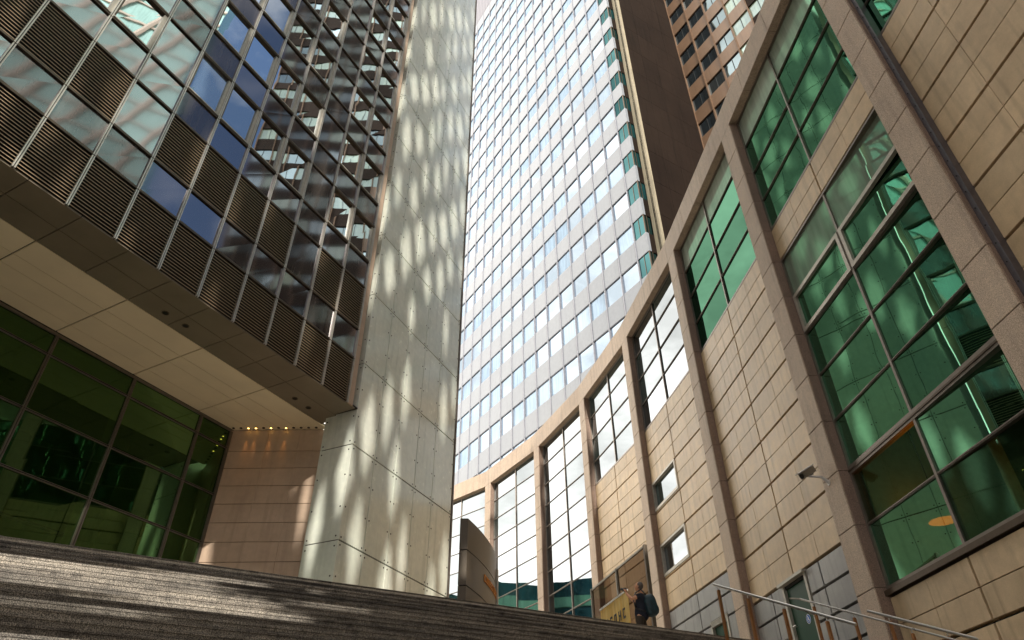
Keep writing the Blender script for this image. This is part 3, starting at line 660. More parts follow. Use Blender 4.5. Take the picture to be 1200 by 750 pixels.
# downlights
def downlight(x, y, z, r, lit, label, group):
    m = MB(); m.tube((x,y,z+EYE-0.012), (x,y,z+EYE+0.03), r*1.25, 16)
    o = m.build('ceiling_light', M['bronze']); tag(o, label, 'ceiling light', group)
    m = MB(); m.tube((x,y,z+EYE-0.016), (x,y,z+EYE-0.013), r*0.9, 16)
    m.build('bulb', M['warm_lamp'] if lit else M['black'], o)
for k in range(12):
    x = -11.15 + 0.30*k; lit = k in (2,3,5,7)
    downlight(x, 24.58-0.0, SOF, 0.045, lit, 'small warm lit downlight in the beige soffit above the blush end wall' if lit else 'small unlit downlight in the beige soffit above the blush end wall',
              'lit downlights over the end wall' if lit else 'unlit downlights over the end wall')
    if lit:
        ld = bpy.data.lights.new('downlight_beam', 'SPOT'); ld.energy = 30; ld.color = (1.0,0.42,0.10); ld.spot_size = R(24); ld.spot_blend = 0.9; ld.shadow_soft_size = 0.03
        lo = bpy.data.objects.new('downlight_beam', ld); col.objects.link(lo); lo.location = (x, 24.60, SOF+EYE-0.03); lo.rotation_euler = (R(4),0,0)
for n_, (u, o_) in enumerate(((-7.73,-1.45),(-6.96,-1.43),(-1.83,-1.48),(-1.06,-1.50))):
    q = CW.at(u, o_, SOF)
    downlight(q[0], q[1], SOF-0.0, 0.09, False, 'round dark recessed light in the grey soffit border, ' + ('pair nearer the steps' if n_ < 2 else 'pair nearer the pale pier'), 'near pair of recessed soffit lights' if n_ < 2 else 'far pair of recessed soffit lights')

# ------------------------------------------------------------------ white tower
C0 = (8.664, 35.457); TF = Fr(C0, -31.9, -1)
tw = thing('office_tower', (C0[0], C0[1], PL), 'tall white tower with a grid of pale blue windows and dark brown side wall', 'tower')
SPX, FL, WB = 1.832, 3.508, 26.75
NC = 15; NR0, NR1 = -1, 20
ZM = 101.2
rnd = random.Random(31)
sp_m = MB(); mul = MB()
zb_prev = 3.8
for n in range(NR0, NR1+1):
    zb = WB + FL*n
    top_prev = (WB + FL*(n-1) + 1.78) if n > NR0 else 3.8
    sp_m = MB(); sp_m.box(TF, 0, SPX*NC, -0.27, -0.20, top_prev, zb, .3)
    for k in range(NC):
        u0, u1 = SPX*k+0.03, SPX*(k+1)-0.03
        sp_m.box(TF, u0, u1, -0.25, 0.0, top_prev, zb, rnd.uniform(.3,.7), bev=0.008)
    sp_m.build('spandrel', M['white_panel'], tw)
sp_m = MB()
zl = WB + FL*NR1 + 1.78
for k in range(NC): sp_m.box(TF, SPX*k+.03, SPX*(k+1)-.03, -0.25, 0.0, zl, ZM, .5)
sp_m.build('spandrel', M['white_panel'], tw)
for k in range(NC+1): mul.box(TF, SPX*k-0.03, SPX*k+0.03, -0.26, 0.055, 3.8, ZM, .5); mul.box(TF, SPX*k+0.03, SPX*k+.09, -0.26, 0.0, 3.8, ZM, .5)
mul.build('mullion', M['tower_metal'], tw)
cells = []
for n in range(NR0, NR1+1):
    for k in range(NC):
        zb = WB + FL*n; dist = math.dist((0,0,0), TF.at(SPX*k,0,zb)); cells.append((dist, n, k))
cells.sort(); rest = MB()
def twin(mb, n, k):
    zb = WB+FL*n; a, b = SPX*k+0.10, SPX*(k+1)-0.04; e = [rnd.uniform(-0.006,.006) for _ in range(4)]; o_ = -0.09
    mb.poly([TF.at(a,o_+e[0],zb), TF.at(b,o_+e[1],zb), TF.at(b,o_+e[2],zb+1.78), TF.at(a,o_+e[3],zb+1.78)], rnd.choice([.1,.3,.5,.7,.9]))
    mb.box(TF, a-.02, b+.01, -0.12, -0.02, zb-0.0, zb+0.035, mi=1); mb.box(TF, a-.02, b+.01, -0.12, -0.03, zb+1.745, zb+1.78, mi=1)
for idx, (d_, n, k) in enumerate(cells):
    if idx < 92:
        mb = MB(); twin(mb, n, k); mb.build('window', [M['tower_glass'], M['tower_metal']], tw)
    else: twin(rest, n, k)
tag(rest.build('window', [M['tower_glass'], M['tower_metal']], tw), 'upper rows of small pale windows', kind='stuff')
# plant-floor louvres over the top rows
m = MB(); 
for k in range(60): m.box(TF, -1.2+k*0.5, -1.2+k*0.5+0.44, -0.2, 0.02+0.0, ZM+0.02, ZM+9, rnd.uniform(.3,.7))
m.box(TF, -1.2, 29, -0.4, -0.2, ZM, ZM+9, 0); m.build('plant_louvres', M['mech'], tw)
# corner column of teal windows with short return
RT = Fr(TF.at(-1.2,0,0)[:2], 58.1, 1)
for n in range(NR0, NR1+6):
    m = MB(); tm = MB()
    zb = WB + FL*n; top_prev = (WB+FL*(n-1)+1.78) if n > NR0 else 3.8
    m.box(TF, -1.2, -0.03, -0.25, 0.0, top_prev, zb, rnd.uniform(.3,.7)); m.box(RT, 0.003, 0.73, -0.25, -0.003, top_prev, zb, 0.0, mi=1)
    tm.poly([TF.at(-1.2,-0.06,zb), TF.at(-0.05,-0.06,zb), TF.at(-0.05,-0.06,zb+1.78), TF.at(-1.2,-0.06,zb+1.78)], rnd.uniform(.1,.5))
    tm.poly([RT.at(0.0,-0.06,zb), RT.at(0.73,-0.06,zb), RT.at(0.73,-0.06,zb+1.78), RT.at(0,-0.06,zb+1.78)], rnd.uniform(.1,.5))
    tm.box(TF, -1.2, -1.13, -0.1, 0.0, zb, zb+1.78, mi=1); tm.box(RT, .3, .36, -0.1, -0.02, zb, zb+1.78, mi=1)
    tm.box(TF, -0.62, -0.58, -0.1, -0.03, zb, zb+1.78, mi=1)
    m.build('corner_spandrel', [M['white_panel'], M['slab']], tw); tm.build('corner_window', [M['teal_glass'], M['bronze']], tw)
# pale edge strip and the dark side wall
q = RT.at(0.73, 0, 0); SE = Fr(q[:2], 180-31.9, 1); m = MB()
zz = [3.8+3.508*k for k in range(32)]
for a, b in zip(zz[:-1], zz[1:]): m.box(SE, 0, 0.715, -0.2, 0.0, a+0.006, b-0.006, rnd.uniform(.3,.7), bev=.006)
m.build('edge_strip', M['slab_edge'], tw)
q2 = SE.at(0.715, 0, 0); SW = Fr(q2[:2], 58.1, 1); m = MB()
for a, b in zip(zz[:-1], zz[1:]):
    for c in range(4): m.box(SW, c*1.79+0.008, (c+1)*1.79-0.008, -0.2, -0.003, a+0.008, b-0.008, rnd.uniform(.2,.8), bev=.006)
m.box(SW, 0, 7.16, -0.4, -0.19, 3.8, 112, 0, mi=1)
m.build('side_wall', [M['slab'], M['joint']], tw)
m = MB(); m.box(TF, -1.1, 28.5, -12, -0.27, 3.8, ZM+8.5); m.build('core', M['joint'], tw)

# ------------------------------------------------------------------ brown tower
q3 = SW.at(7.16, 0, 0)[:2]; BF = Fr(q3, 180-31.0, 1)
bt = thing('office_tower', (q3[0], q3[1], PL), 'brown office tower with dark windows standing behind the dark side wall of the white tower', 'tower')
m = MB(); wm = MB(); BS, BFL, BZ = 1.97, 3.54, 55.45; nb = 11
bcells = []
mm_ = MB()
for n in range(-9, 17):
    zb = BZ + BFL*n; tp = zb - BFL + 1.8
    m = MB(); m.box(BF, 0, nb*BS, -0.21, -0.15, tp, zb, .2)
    for k in range(nb):
        m.box(BF, k*BS+0.05, (k+1)*BS-0.05, -0.2, 0.0, tp, zb, rnd.uniform(.2,.8), bev=.01, mi=0 if k < 4 else 1); bcells.append((abs(zb-75)+k*4, n, k))
    m.build('spandrel', [M['brown'], M['slab']], bt)
for k in range(nb+1): mm_.box(BF, k*BS-0.05, k*BS-0.015, -0.2, 0.10, 20, BZ+BFL*16, .5); mm_.box(BF, k*BS+0.015, k*BS+.05, -0.2, 0.10, 20, BZ+BFL*16, .5)
mm_.build('mullion', M['brown'], bt)
bcells.sort(); rest = MB()
def bwin(mb, n, k):
    zb = BZ+BFL*n; a, b = k*BS+0.05, (k+1)*BS-0.05; o_ = -0.12
    mb.poly([BF.at(a,o_,zb), BF.at(b,o_,zb), BF.at(b,o_,zb+1.8), BF.at(a,o_,zb+1.8)], rnd.uniform(.0,.5) if k < 3 else rnd.choice([.2,.8,.95]))
    mb.box(BF, a+(b-a)*.5-.02, a+(b-a)*.5+.02, o_-.02, o_+.04, zb, zb+1.8, mi=1)
for idx, (d_, n, k) in enumerate(bcells):
    if idx < 60: mb = MB(); bwin(mb, n, k); mb.build('window', [M['dark_glass'], M['black']], bt)
    else: bwin(rest, n, k)
tag(rest.build('window', [M['dark_glass'], M['black']], bt), 'remaining rows of windows', kind='stuff')
m = MB(); m.box(BF, 0, nb*BS, -14, -0.21, 3.8, BZ+BFL*16); m.box(BF, -0.22, -0.06, -0.3, 0.02, 3.8, BZ+BFL*16, 1, mi=1); m.build('core', [M['joint'], M['frame']], bt)

# ------------------------------------------------------------------ neighbours seen only as reflections, and an added unseen screen that breaks up the sun
dg = thing('diagrid_tower', (55,-4,-EYE), 'pale teal glass tower wrapped in white diagonal steel lattice, reflected in the dark block', 'tower')
m = MB(); DF = Fr((46,-24), 0, -1)
m.box(DF, 0, 34, -20, -0.3, -EYE, 150); m.build('glass_wall', M['lattice_glass'], dg)
m = MB()
for k in range(-12, 10):
    for s_ in (1,-1):
        for j in range(0, 12):
            ua, ub = (k*4.2 + j*4.2*s_), (k*4.2 + (j+1)*4.2*s_)
            if 0 <= min(ua,ub) and max(ua,ub) <= 34: m.tube(DF.at(ua,0,j*13), DF.at(ub,0,(j+1)*13), 0.38, 6)
for j in range(38): m.box(DF, 0, 34, -0.28, -0.1, j*4, j*4+0.35)
m.build('lattice', M['lattice'], dg)
lo_ = thing('low_office_block', (-50,70,PL), 'low teal office block beyond the plaza at the far left', 'building')
LF = fr2((-62,44), (-30,92), 1); m = MB()
for j in range(7): m.box(LF, 0, 58, -12, -0.2+(j%2)*0.0, PL+j*3.6, PL+j*3.6+1.5, .5); m.box(LF, 0, 58, -12, -0.5, PL+j*3.6+1.5, PL+j*3.6+3.6, .1, mi=1)
m.build('wall', [M['teal_wall'], M['teal_glass']], lo_)

sc_ = thing('sun_mask', (-6,-9,-EYE), 'added unseen screen of diamond openings behind the viewer that breaks up the sun', 'tower')  # unseen blocker added to dapple the sunlight and shade the steps
m = MB(); SY = -9.0
def cell(x0, x1, z0, z1, hw, hh, jx=0, jz=0):
    c = [(x0,z0),(x1,z0),(x1,z1),(x0,z1)]; cx, cz = (x0+x1)/2+jx, (z0+z1)/2+jz
    P3 = lambda q: (q[0], SY, q[1]+EYE)
    if hw <= 0: m.poly([P3(q) for q in c]); return
    h = [(cx,cz-hh),(cx+hw,cz),(cx,cz+hh),(cx-hw,cz)]
    for k in range(4):
        m.poly([P3(c[k]), P3(c[(k+1)%4]), P3(h[k])])
        m.poly([P3(c[(k+1)%4]), P3(h[(k+1)%4]), P3(h[k])])
rnd = random.Random(77)
px, pzz = 0.66, 4.4
k = 0; x = -24.0
while x < 5.9:
    z = 17.0 - (k % 2)*pzz/2
    while z < 84:
        zc = z + pzz/2
        if -9.8 < x < 0.4 and 16.0 < zc < 23.6: z += pzz; continue
        if zc > 40: hw, hh = 0.245*rnd.uniform(.5,1.4), 1.9*rnd.uniform(.65,1.1)
        elif zc > 19: hw, hh = (0.24*rnd.uniform(.5,1.3), 1.9) if rnd.random() < (.72 if x < 2.9 else .42) else (0,0)
        else: hw, hh = (0, 0)
        if x < 0.6 and zc > 22 and rnd.random() < .3: hw = 0
        if rnd.random() < .10: hw = 0
        hw = min(hw, px*.48); jx = rnd.uniform(-1,1)*max(0, px*.48-hw); jz = rnd.uniform(-1,1)*max(0, pzz*.48-hh) if hw else 0
        cell(x, x+px, z, z+pzz, hw, hh, jx, jz)
        z += pzz
    x += px; k += 1
# lower part of the sun mask: long slots whose edges run with the steps
TS = math.tan(R(SUN_EL))
def scr(x, p):
    y = (p + 0.4695*x)/0.8829; zz = PL - (PE-p)*rise/tread
    return (x + (y-SY)*math.tan(R(180-SUN_AZ)), SY+0.02, zz + (y-SY)*TS + EYE)
def lit(x, p):
    a = 0.30*math.sin(x*1.7+p*9.3) + 0.35*math.sin(x*0.6-p*23.0)
    if 10.7 < p < 11.85 and x+a*.5 < -4.7 + (11.8-p)*0.9: return True
    if 10.15 < p < 11.0 and -6.6 < x+a*.6 < -3.5: return True
    if 9.85 < p < 10.3 and -4.9 < x+a*.6 < -2.75: return True
    if 11.8 < p < 12.05 and -5.2 < x+a < -3.6: return True
    if 7.75 < p < 8.25 and x+a < -3.3: return True
    if 9.35 < p < 9.5 and -5.2 < x+a < -4.2: return True
    if 11.0 < p < 11.25 and -2.9 < x+a < -2.5: return True
    return False
dx, dp = 0.125, 0.06
for i in range(int(29.0/dx)):
    x = -24.5 + i*dx; p = 0.0; run = None
    while p < 17.5:
        solid = not lit(x+dx/2, p+dp/2)
        if solid and run is None: run = p
        if (not solid or p+dp >= 17.5) and run is not None:
            e_ = p if not solid else p+dp
            m.poly([scr(x,run), scr(x+dx,run), scr(x+dx,e_), scr(x,e_)]); run = None
        p += dp
# lower sun mask on the right-hand side, closed below and with scattered openings above
x = 4.0; k = 0
while x < 26:
    zz_ = -EYE - (k % 2)*2.2; cell(x, x+0.9, -EYE-4, zz_, 0, 0)
    while zz_ < 50:
        hw = 0 if zz_ < 17 else ((0.36 if rnd.random() < .30 else 0) if zz_ < 44 else 0.40)
        if x < 5.9 and zz_ > 15: break
        cell(x, x+0.9, zz_, zz_+4.4, hw*rnd.uniform(.6,1.15), 1.9); zz_ += 4.4
    x += 0.9; k += 1
m.build('sun_mask_sheet', M['concrete'], sc_)

# ------------------------------------------------------------------ brown sign totem
sp_pts = [(-1.28,18.93), (-1.05,19.62), (-0.86,20.32), (-0.71,21.02), (-0.61,21.66), (-0.56,22.20)]
# smooth the plan curve
def cat(pts, n=6):
    out = []
    for i in range(len(pts)-1):
        p0 = pts[max(i-1,0)]; p1 = pts[i]; p2 = pts[i+1]; p3 = pts[min(i+2,len(pts)-1)]
        for k in range(n):
            t = k/n; out.append(tuple(0.5*((2*p1[a])+(-p0[a]+p2[a])*t+(2*p0[a]-5*p1[a]+4*p2[a]-p3[a])*t*t+(-p0[a]+3*p1[a]-3*p2[a]+p3[a])*t**3) for a in (0,1)))
    out.append(pts[-1]); return out
cv = cat(sp_pts)
sg = thing('totem_sign', (-0.9,20.5,PL), 'curved brown metal sign panel with small orange letters standing on the plaza', 'sign')
m = MB(); SZ = [3.8, 4.62, 5.55, 6.50, 7.40]
th_ = 0.22
for z0, z1 in zip(SZ[:-1], SZ[1:]):
    z0_, z1_ = z0+0.014, z1-0.014
    for a, b in zip(cv[:-1], cv[1:]):
        m.poly([(a[0],a[1],z0_+EYE),(b[0],b[1],z0_+EYE),(b[0],b[1],z1_+EYE),(a[0],a[1],z1_+EYE)], .5)
        m.poly([(a[0]-th_,a[1],z0_+EYE),(b[0]-th_,b[1],z0_+EYE),(b[0]-th_,b[1],z1_+EYE),(a[0]-th_,a[1],z1_+EYE)], .5)
        m.poly([(a[0],a[1],z1_+EYE),(b[0],b[1],z1_+EYE),(b[0]-th_,b[1],z1_+EYE),(a[0]-th_,a[1],z1_+EYE)], .5)
        m.poly([(a[0],a[1],z0_+EYE),(b[0],b[1],z0_+EYE),(b[0]-th_,b[1],z0_+EYE),(a[0]-th_,a[1],z0_+EYE)], .5)
    for p_ in (cv[0], cv[-1]): m.poly([(p_[0],p_[1],z0_+EYE),(p_[0]-th_,p_[1],z0_+EYE),(p_[0]-th_,p_[1],z1_+EYE),(p_[0],p_[1],z1_+EYE)], .5)
m.build('panel', M['sign'], sg)
m = MB()
for a, b in zip(cv[:-1], cv[1:]):
    m.poly([(a[0]-.012,a[1],3.8+EYE),(b[0]-.012,b[1],3.8+EYE),(b[0]-.012,b[1],7.38+EYE),(a[0]-.012,a[1],7.38+EYE)], 0)
    m.poly([(a[0]-th_+.012,a[1],3.8+EYE),(b[0]-th_+.012,b[1],3.8+EYE),(b[0]-th_+.012,b[1],7.38+EYE),(a[0]-th_+.012,a[1],7.38+EYE)], 0)
m.build('inner_frame', M['black'], sg)
m = MB(); m.tube((cv[-1][0]+.02,cv[-1][1]+.06,3.8+EYE),(cv[-1][0]+.02,cv[-1][1]+.06,7.0+EYE),0.05,10); m.build('edge_post', M['steel'], sg)
# letters: separate raised orange characters following the curve
m = MB(); rl = random.Random(4)
glyph = {0:[(0,0,.25,1),(.25,.8,1,1),(.25,0,1,.2)], 1:[(0,0,.25,1),(.75,0,1,1),(.25,.8,.75,1),(.25,0,.75,.2)], 2:[(0,0,.25,1),(.25,.42,.75,.6),(.75,0,1,1)], 3:[(0,0,.25,1),(.25,.8,1,1),(.25,.42,.8,.58),(.25,0,1,.2)], 4:[(.38,0,.62,1),(0,.8,.38,1),(.62,.8,1,1)]}
def cpt(t):
    i = min(int(t*(len(cv)-1)), len(cv)-2); f = t*(len(cv)-1)-i
    return cv[i][0]*(1-f)+cv[i+1][0]*f, cv[i][1]*(1-f)+cv[i+1][1]*f
for n_, gi in enumerate([0,1,1,2,3,0,4,1,3,4,2]):
    t0 = 0.40 + n_*0.052; wdt = 0.040
    for (a, b, c, d) in glyph[gi]:
        pa, pb = cpt(t0+a*wdt), cpt(t0+c*wdt); zb, zt = 6.06+b*0.20, 6.06+d*0.20
        m.hexa([(pa[0],pa[1],zb+EYE),(pb[0],pb[1],zb+EYE),(pb[0]+.025,pb[1],zb+EYE),(pa[0]+.025,pa[1],zb+EYE),(pa[0],pa[1],zt+EYE),(pb[0],pb[1],zt+EYE),(pb[0]+.025,pb[1],zt+EYE),(pa[0]+.025,pa[1],zt+EYE)])
m.build('lettering', M['orange'], sg)

# ------------------------------------------------------------------ tinted screen fence with yellow banner
FA = (3.78, 19.90); FB = Fr(FA, -15.0, -1); FH = 6.93; FLn = 4.45
fe = thing('glass_fence', (FA[0], FA[1], PL), 'tall brown tinted screen in a metal frame behind the person on the plaza', 'fence')
for u, w_ in ((0.0,0.09),(2.2,0.05),(FLn,0.05)):
    m = MB(); m.box(FB, u-w_/2, u+w_/2, -0.05, 0.05, PL, FH+0.0); m.build('post', M['fence'] if u == 0 else M['pale_frame'], fe)
m = MB(); m.box(FB, 0.05, FLn-.03, -0.03, 0.03, FH-0.06, FH-0.005); m.build('top_rail', M['pale_frame'], fe)
m = MB(); m.poly([FB.at(0.05,0,PL+.1),FB.at(FLn-.03,0,PL+.1),FB.at(FLn-.03,0,FH-.06),FB.at(0.05,0,FH-.06)]); m.build('tinted_panel', M['tint'], fe)
m = MB(); BT = 6.0
nn_ = 14
for k in range(nn_):
    a, b = 1.3+k*2.3/nn_, 1.3+(k+1)*2.3/nn_; oa, ob = 0.10+0.015*math.sin(k*1.3), 0.10+0.015*math.sin((k+1)*1.3)
    m.poly([FB.at(a,oa,PL+.15),FB.at(b,ob,PL+.15),FB.at(b,ob,BT),FB.at(a,oa,BT)], .5)
bn = m.build('banner', M['yellow']); tag(bn, 'yellow banner with dark letters and a white top edge hung on the tinted fence', 'banner')
m = MB(); m.box(FB, 1.3, 3.6, 0.085, 0.13, BT, BT+.05); m.build('top_hem', M['white'], bn)
m = MB()
for n_, gi in enumerate([3,0,1,2,0]):
    for (a, b, c, d) in glyph[gi]:
        u0_ = 3.1-n_*0.34; m.box(FB, u0_-c*0.17, u0_-a*0.17, 0.12, 0.13, PL+1.52+b*0.28, PL+1.52+d*0.28)
m.build('lettering', M['ink'], bn)

# ------------------------------------------------------------------ handrails on the steps
def rail(head, ln, posts, label, hook=False, r=0.028):
    ht = thing('handrail', (head[0], head[1], PL-0.6), label, 'handrail', 'steel handrails on the steps')
    d = Vector((0.4695,-0.8829,-0.469)); A = Vector((head[0],head[1],head[2]+EYE)); B = A + d*ln
    m = MB(); m.tube(A, B, r, 12)
    if hook:
        hk = Vector((-0.30,-0.16,-0.03)); m.tube(A, A+hk, r*0.8, 10); m.tube(A+hk*0.9+Vector((0,0,-.16)), A+Vector((0.30,0.12,-0.34)), r*0.7, 8)
    m.build('rail', M['steel'], ht, smooth=False)
    for p_ in posts:
        q = A + d*p_
        m = MB(); m.tube(q-Vector((0,0,0.02)), q-Vector((0,0,0.10)), 0.012, 8, mi=1)
        X = Fr((q.x,q.y), 62, -1); X.n = ST.n
        m.box(X, -0.03, 0.03, -0.025, 0.025, q.z-EYE-1.32, q.z-EYE-0.10); m.build('post', [M['copper'], M['steel']], ht)
rail((4.56,16.29,4.75), 3.4, (0.12, 0.95, 1.85, 2.8), 'bright steel handrail on copper posts, farthest left of three beside the steps')
rail((6.93,17.52,4.75), 4.2, (0.35, 1.35, 2.6), 'thin steel handrail with a hooked end in front of the dark green door', True, 0.022)
rail((7.80,16.10,4.10), 3.2, (0.45, 1.6), 'dark thick handrail at the far right against the stone pilaster', False, 0.03)

# ------------------------------------------------------------------ person taking a photograph
def skinmesh(name, verts, edges, radii, mat, parent, sub=2):
    off = parent_world(parent) if parent else Vector((0,0,0))
    me = bpy.data.meshes.new(name); me.from_pydata([tuple(Vector(v)-off) for v in verts], edges, [])
    o = bpy.data.objects.new(name, me); col.objects.link(o)
    md = o.modifiers.new('skin', 'SKIN'); md.use_smooth_shade = True
    if not me.skin_vertices: 
        bm = bmesh.new(); bm.from_mesh(me); bm.verts.layers.skin.verify(); bm.to_mesh(me); bm.free()
    for i, r_ in enumerate(radii):
        me.skin_vertices[0].data[i].radius = r_ if isinstance(r_, tuple) else (r_, r_)
        me.skin_vertices[0].data[i].use_root = (i == 0)
    sb_ = o.modifiers.new('sub', 'SUBSURF'); sb_.levels = sub; sb_.render_levels = sub
    if mat: me.materials.append(mat)
    if parent: o.parent = parent
    return o
PB = Vector((3.30, 18.95, PL+EYE))
pe = thing('person', (PB.x, PB.y, PL), 'person in a navy shirt leaning back to photograph upwards with a small camera', 'person')
def pp(f, s, z): return (PB.x - f*0.92 + s*0.40, PB.y + f*0.40 + s*0.92, PB.z + z)   # f forward (left in view), s sideways (away)
bv = [pp(0.02,0,0.93), pp(-0.02,0,1.08), pp(-0.05,0,1.25), pp(-0.07,0,1.40), pp(-0.06,0,1.47), pp(-0.035,0,1.54), pp(-0.02,0,1.60),
      pp(-0.05,-0.19,1.40), pp(0.16,-0.22,1.33), pp(0.30,-0.12,1.50), pp(0.335,-0.075,1.56),
      pp(-0.05,0.19,1.40), pp(0.18,0.22,1.34), pp(0.31,0.12,1.50), pp(0.335,0.075,1.56),
      pp(0.03,-0.10,0.86), pp(0.08,-0.12,0.48), pp(-0.02,-0.12,0.10), pp(0.16,-0.13,0.04),
      pp(0.03,0.10,0.86), pp(-0.05,0.12,0.48), pp(-0.18,0.12,0.10), pp(0.0,0.13,0.04)]
be = [(0,1),(1,2),(2,3),(3,4),(4,5),(5,6),(3,7),(7,8),(8,9),(9,10),(3,11),(11,12),(12,13),(13,14),(0,15),(15,16),(16,17),(17,18),(0,19),(19,20),(20,21),(21,22)]
br = [(.10,.13),(.11,.14),(.12,.155),(.12,.15),.062,.055,.05, .065,.048,.038,.028, .065,.048,.038,.028, .09,.062,.045,.035, .09,.062,.045,.035]
skinmesh('body', bv, be, br, M['skin'], pe)
# head, tilted back and looking up to the left
def ell(mb, c, rx, ry, rz, n=16, mm=10, rot=None, tn=.5, mi=0, cut=None):
    base = len(mb.v); rot = rot or Matrix.Identity(3)
    for j in range(mm+1):
        ph = math.pi*j/mm
        for i in range(n):
            t = 2*math.pi*i/n
            v = Vector((rx*math.sin(ph)*math.cos(t), ry*math.sin(ph)*math.sin(t), rz*math.cos(ph)))
            if cut: v = cut(v)
            mb.v.append(tuple(Vector(c)+rot@v))
    for j in range(mm):
        for i in range(n):
            mb.f.append((base+j*n+i, base+j*n+(i+1)%n, base+(j+1)*n+(i+1)%n, base+(j+1)*n+i)); mb.tn.append(tn); mb.mi.append(mi)
fx = Vector((-0.92,0.40,0)).normalized()
tilt = R(22)
hz_ = Vector((0,0,1)); fwd = (fx*math.cos(tilt)+hz_*math.sin(tilt)); upn = (hz_*math.cos(tilt)-fx*math.sin(tilt)); sd_ = upn.cross(fwd)
HR = Matrix((fwd, sd_, upn)).transposed()
hc = Vector(pp(-0.005,0,1.685))
def face(v):     # jaw narrower and forward, skull fuller at the back
    v = v.copy()
    if v.z < 0: k = 1 + v.z*1.6; v.y *= k; v.x = v.x*(1+v.z*0.8) + (-v.z)*0.18
    return v
m = MB(); ell(m, hc, 0.098, 0.078, 0.122, rot=HR, cut=face, n=20, mm=14)
ell(m, hc+fwd*0.098+upn*(-0.015), 0.022, 0.013, 0.022, 8, 6, HR); ell(m, hc+fwd*0.084+upn*(-0.062), 0.015, 0.024, 0.008, 8, 6, HR)
for s_ in (-1,1): ell(m, hc+sd_*0.077*s_-upn*0.01-fwd*0.01, 0.020, 0.010, 0.030, 8, 6, HR)
m.build('head', M['skin'], pe, smooth=True)
m = MB(); ell(m, hc-fwd*0.020+upn*0.020, 0.098, 0.084, 0.112, rot=HR, n=18, mm=12, cut=lambda v: Vector((min(v.x, 0.045+v.z*0.35), v.y, max(v.z, -0.075)))); m.build('hair', M['hair'], pe, smooth=True)
m = MB()
for s_ in (-1,1): ell(m, hc+fwd*0.086+sd_*0.032*s_+upn*0.008, 0.008, 0.012, 0.007, 8, 6, HR)
m.build('eyes', M['eye'], pe, smooth=True)
# hands: palm with four fingers and a thumb, closed around the camera
for s_, wi in ((-1,10),(1,14)):
    wv = Vector(bv[wi]); cpos = Vector(pp(0.375,0,1.635))
    hv = [tuple(wv), tuple(wv+Vector(pp(0.02,-s_*0.012,0.04))-PB), tuple(wv+Vector(pp(0.035,-s_*0.012,0.075))-PB)]; he = [(0,1),(1,2)]; hr = [.022,.030,.026]
    b0 = Vector(hv[2])
    for fi, ln_ in enumerate((.052,.060,.056,.044)):
        st = b0 + Vector(pp(0.010*fi-0.018, s_*0.004, 0.004*fi))-PB
        k1 = st + Vector(pp(ln_*0.35, -s_*0.020, ln_*0.35))-PB; k2 = k1 + Vector(pp(ln_*0.05, -s_*0.030, ln_*0.10))-PB
        i0 = len(hv); hv += [tuple(st), tuple(k1), tuple(k2)]; he += [(2,i0),(i0,i0+1),(i0+1,i0+2)]; hr += [.011,.0095,.008]
    tb = Vector(hv[1]); t1 = tb+Vector(pp(-0.025,-s_*0.02,0.02))-PB; t2 = t1+Vector(pp(-0.008,-s_*0.02,0.025))-PB
    i0 = len(hv); hv += [tuple(t1), tuple(t2)]; he += [(1,i0),(i0,i0+1)]; hr += [.012,.009]
    skinmesh('hand', hv, he, hr, M['skin'], pe, 1)
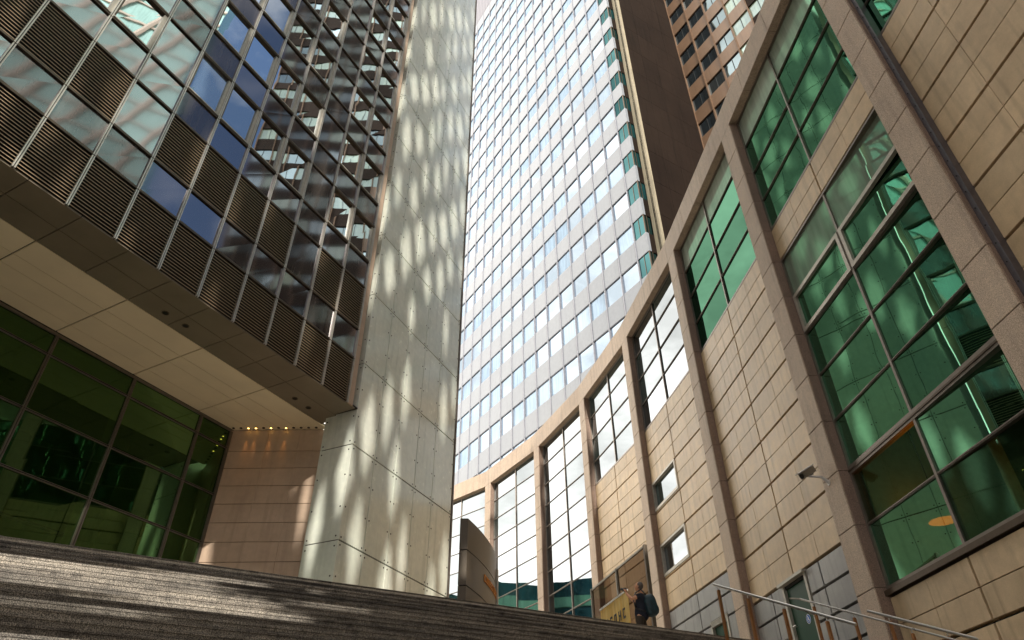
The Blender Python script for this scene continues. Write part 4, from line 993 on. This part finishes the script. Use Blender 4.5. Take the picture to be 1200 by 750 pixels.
# clothes
sv = [pp(0.02,0,0.80), pp(-0.02,0,1.06), pp(-0.05,0,1.25), pp(-0.07,0,1.40), pp(-0.06,0,1.475), pp(-0.05,-0.19,1.405), pp(0.07,-0.205,1.365), pp(-0.05,0.19,1.405), pp(0.08,0.205,1.37)]
skinmesh('shirt', sv, [(0,1),(1,2),(2,3),(3,4),(3,5),(5,6),(3,7),(7,8)], [(.175,.205),(.18,.205),(.175,.205),(.155,.18),.075,.09,.07,.09,.07], M['navy'], pe)
tv = [pp(0.02,0,1.02), pp(0.03,-0.10,0.84), pp(0.08,-0.12,0.48), pp(-0.02,-0.12,0.09), pp(0.03,0.10,0.84), pp(-0.05,0.12,0.48), pp(-0.18,0.12,0.09)]
skinmesh('trousers', tv, [(0,1),(1,2),(2,3),(0,4),(4,5),(5,6)], [(.15,.17),.11,.08,.065,.11,.08,.065], M['trouser'], pe)
m = MB(); ell(m, Vector(pp(0.10,-0.13,0.045)), 0.14,0.05,0.045, 12, 8); ell(m, Vector(pp(-0.08,0.13,0.045)), 0.14,0.05,0.045, 12, 8); m.build('shoes', M['cam_black'], pe, smooth=True)
# backpack, hand camera
bp_ = thing('backpack', pp(-0.30,0,1.2)[:2]+(PL+1.0,), 'dark teal backpack with straps worn on the back of the person in navy', 'bag')
tr_ = Matrix.Rotation(R(-10), 3, 'Y')
def sq(v):
    f_ = lambda a, r_: math.copysign(abs(a/r_)**0.6*r_, a)
    return Vector((f_(v.x,.16), f_(v.y,.19), f_(v.z,.27)))
m = MB(); ell(m, Vector(pp(-0.27,-0.02,1.17)), .16,.19,.27, 20, 14, rot=tr_, cut=sq); m.build('bag_body', M['pack'], bp_, smooth=True)
m = MB(); ell(m, Vector(pp(-0.40,0,1.08)), .07,.13,.13, 16, 10, rot=tr_, cut=lambda v: v); m.build('pocket', M['pack'], bp_, smooth=True)
for s_ in (-1,1):
    pts_ = [pp(-0.22,s_*.10,1.40), pp(-0.08,s_*.115,1.575), pp(0.07,s_*.12,1.50), pp(0.14,s_*.13,1.34), pp(0.10,s_*.16,1.12), pp(-0.16,s_*.16,1.0)]
    m = MB()
    for a, b in zip(pts_[:-1], pts_[1:]): m.tube(a, b, 0.017, 8)
    m.build('strap', M['cam_black'], bp_, smooth=True)
cm = thing('camera', pp(0.40,0,1.63)[:2]+(PL+1.6,), 'small black camera held up in both hands by the person in navy', 'camera')
cp = Vector(pp(0.375,0,1.640)); m = MB(); obox(m, cp, 0.055, 0.135, 0.085, 0, fwd, sd_, upn); obox(m, cp+upn*0.052, 0.04, 0.045, 0.022, 0, fwd, sd_, upn); m.build('camera_body', M['cam_black'], cm)
m = MB(); m.tube(cp+fwd*0.027, cp+fwd*0.10, 0.036, 16); m.tube(cp+fwd*0.10, cp+fwd*0.115, 0.040, 16); m.build('lens', M['cam_black'], cm)
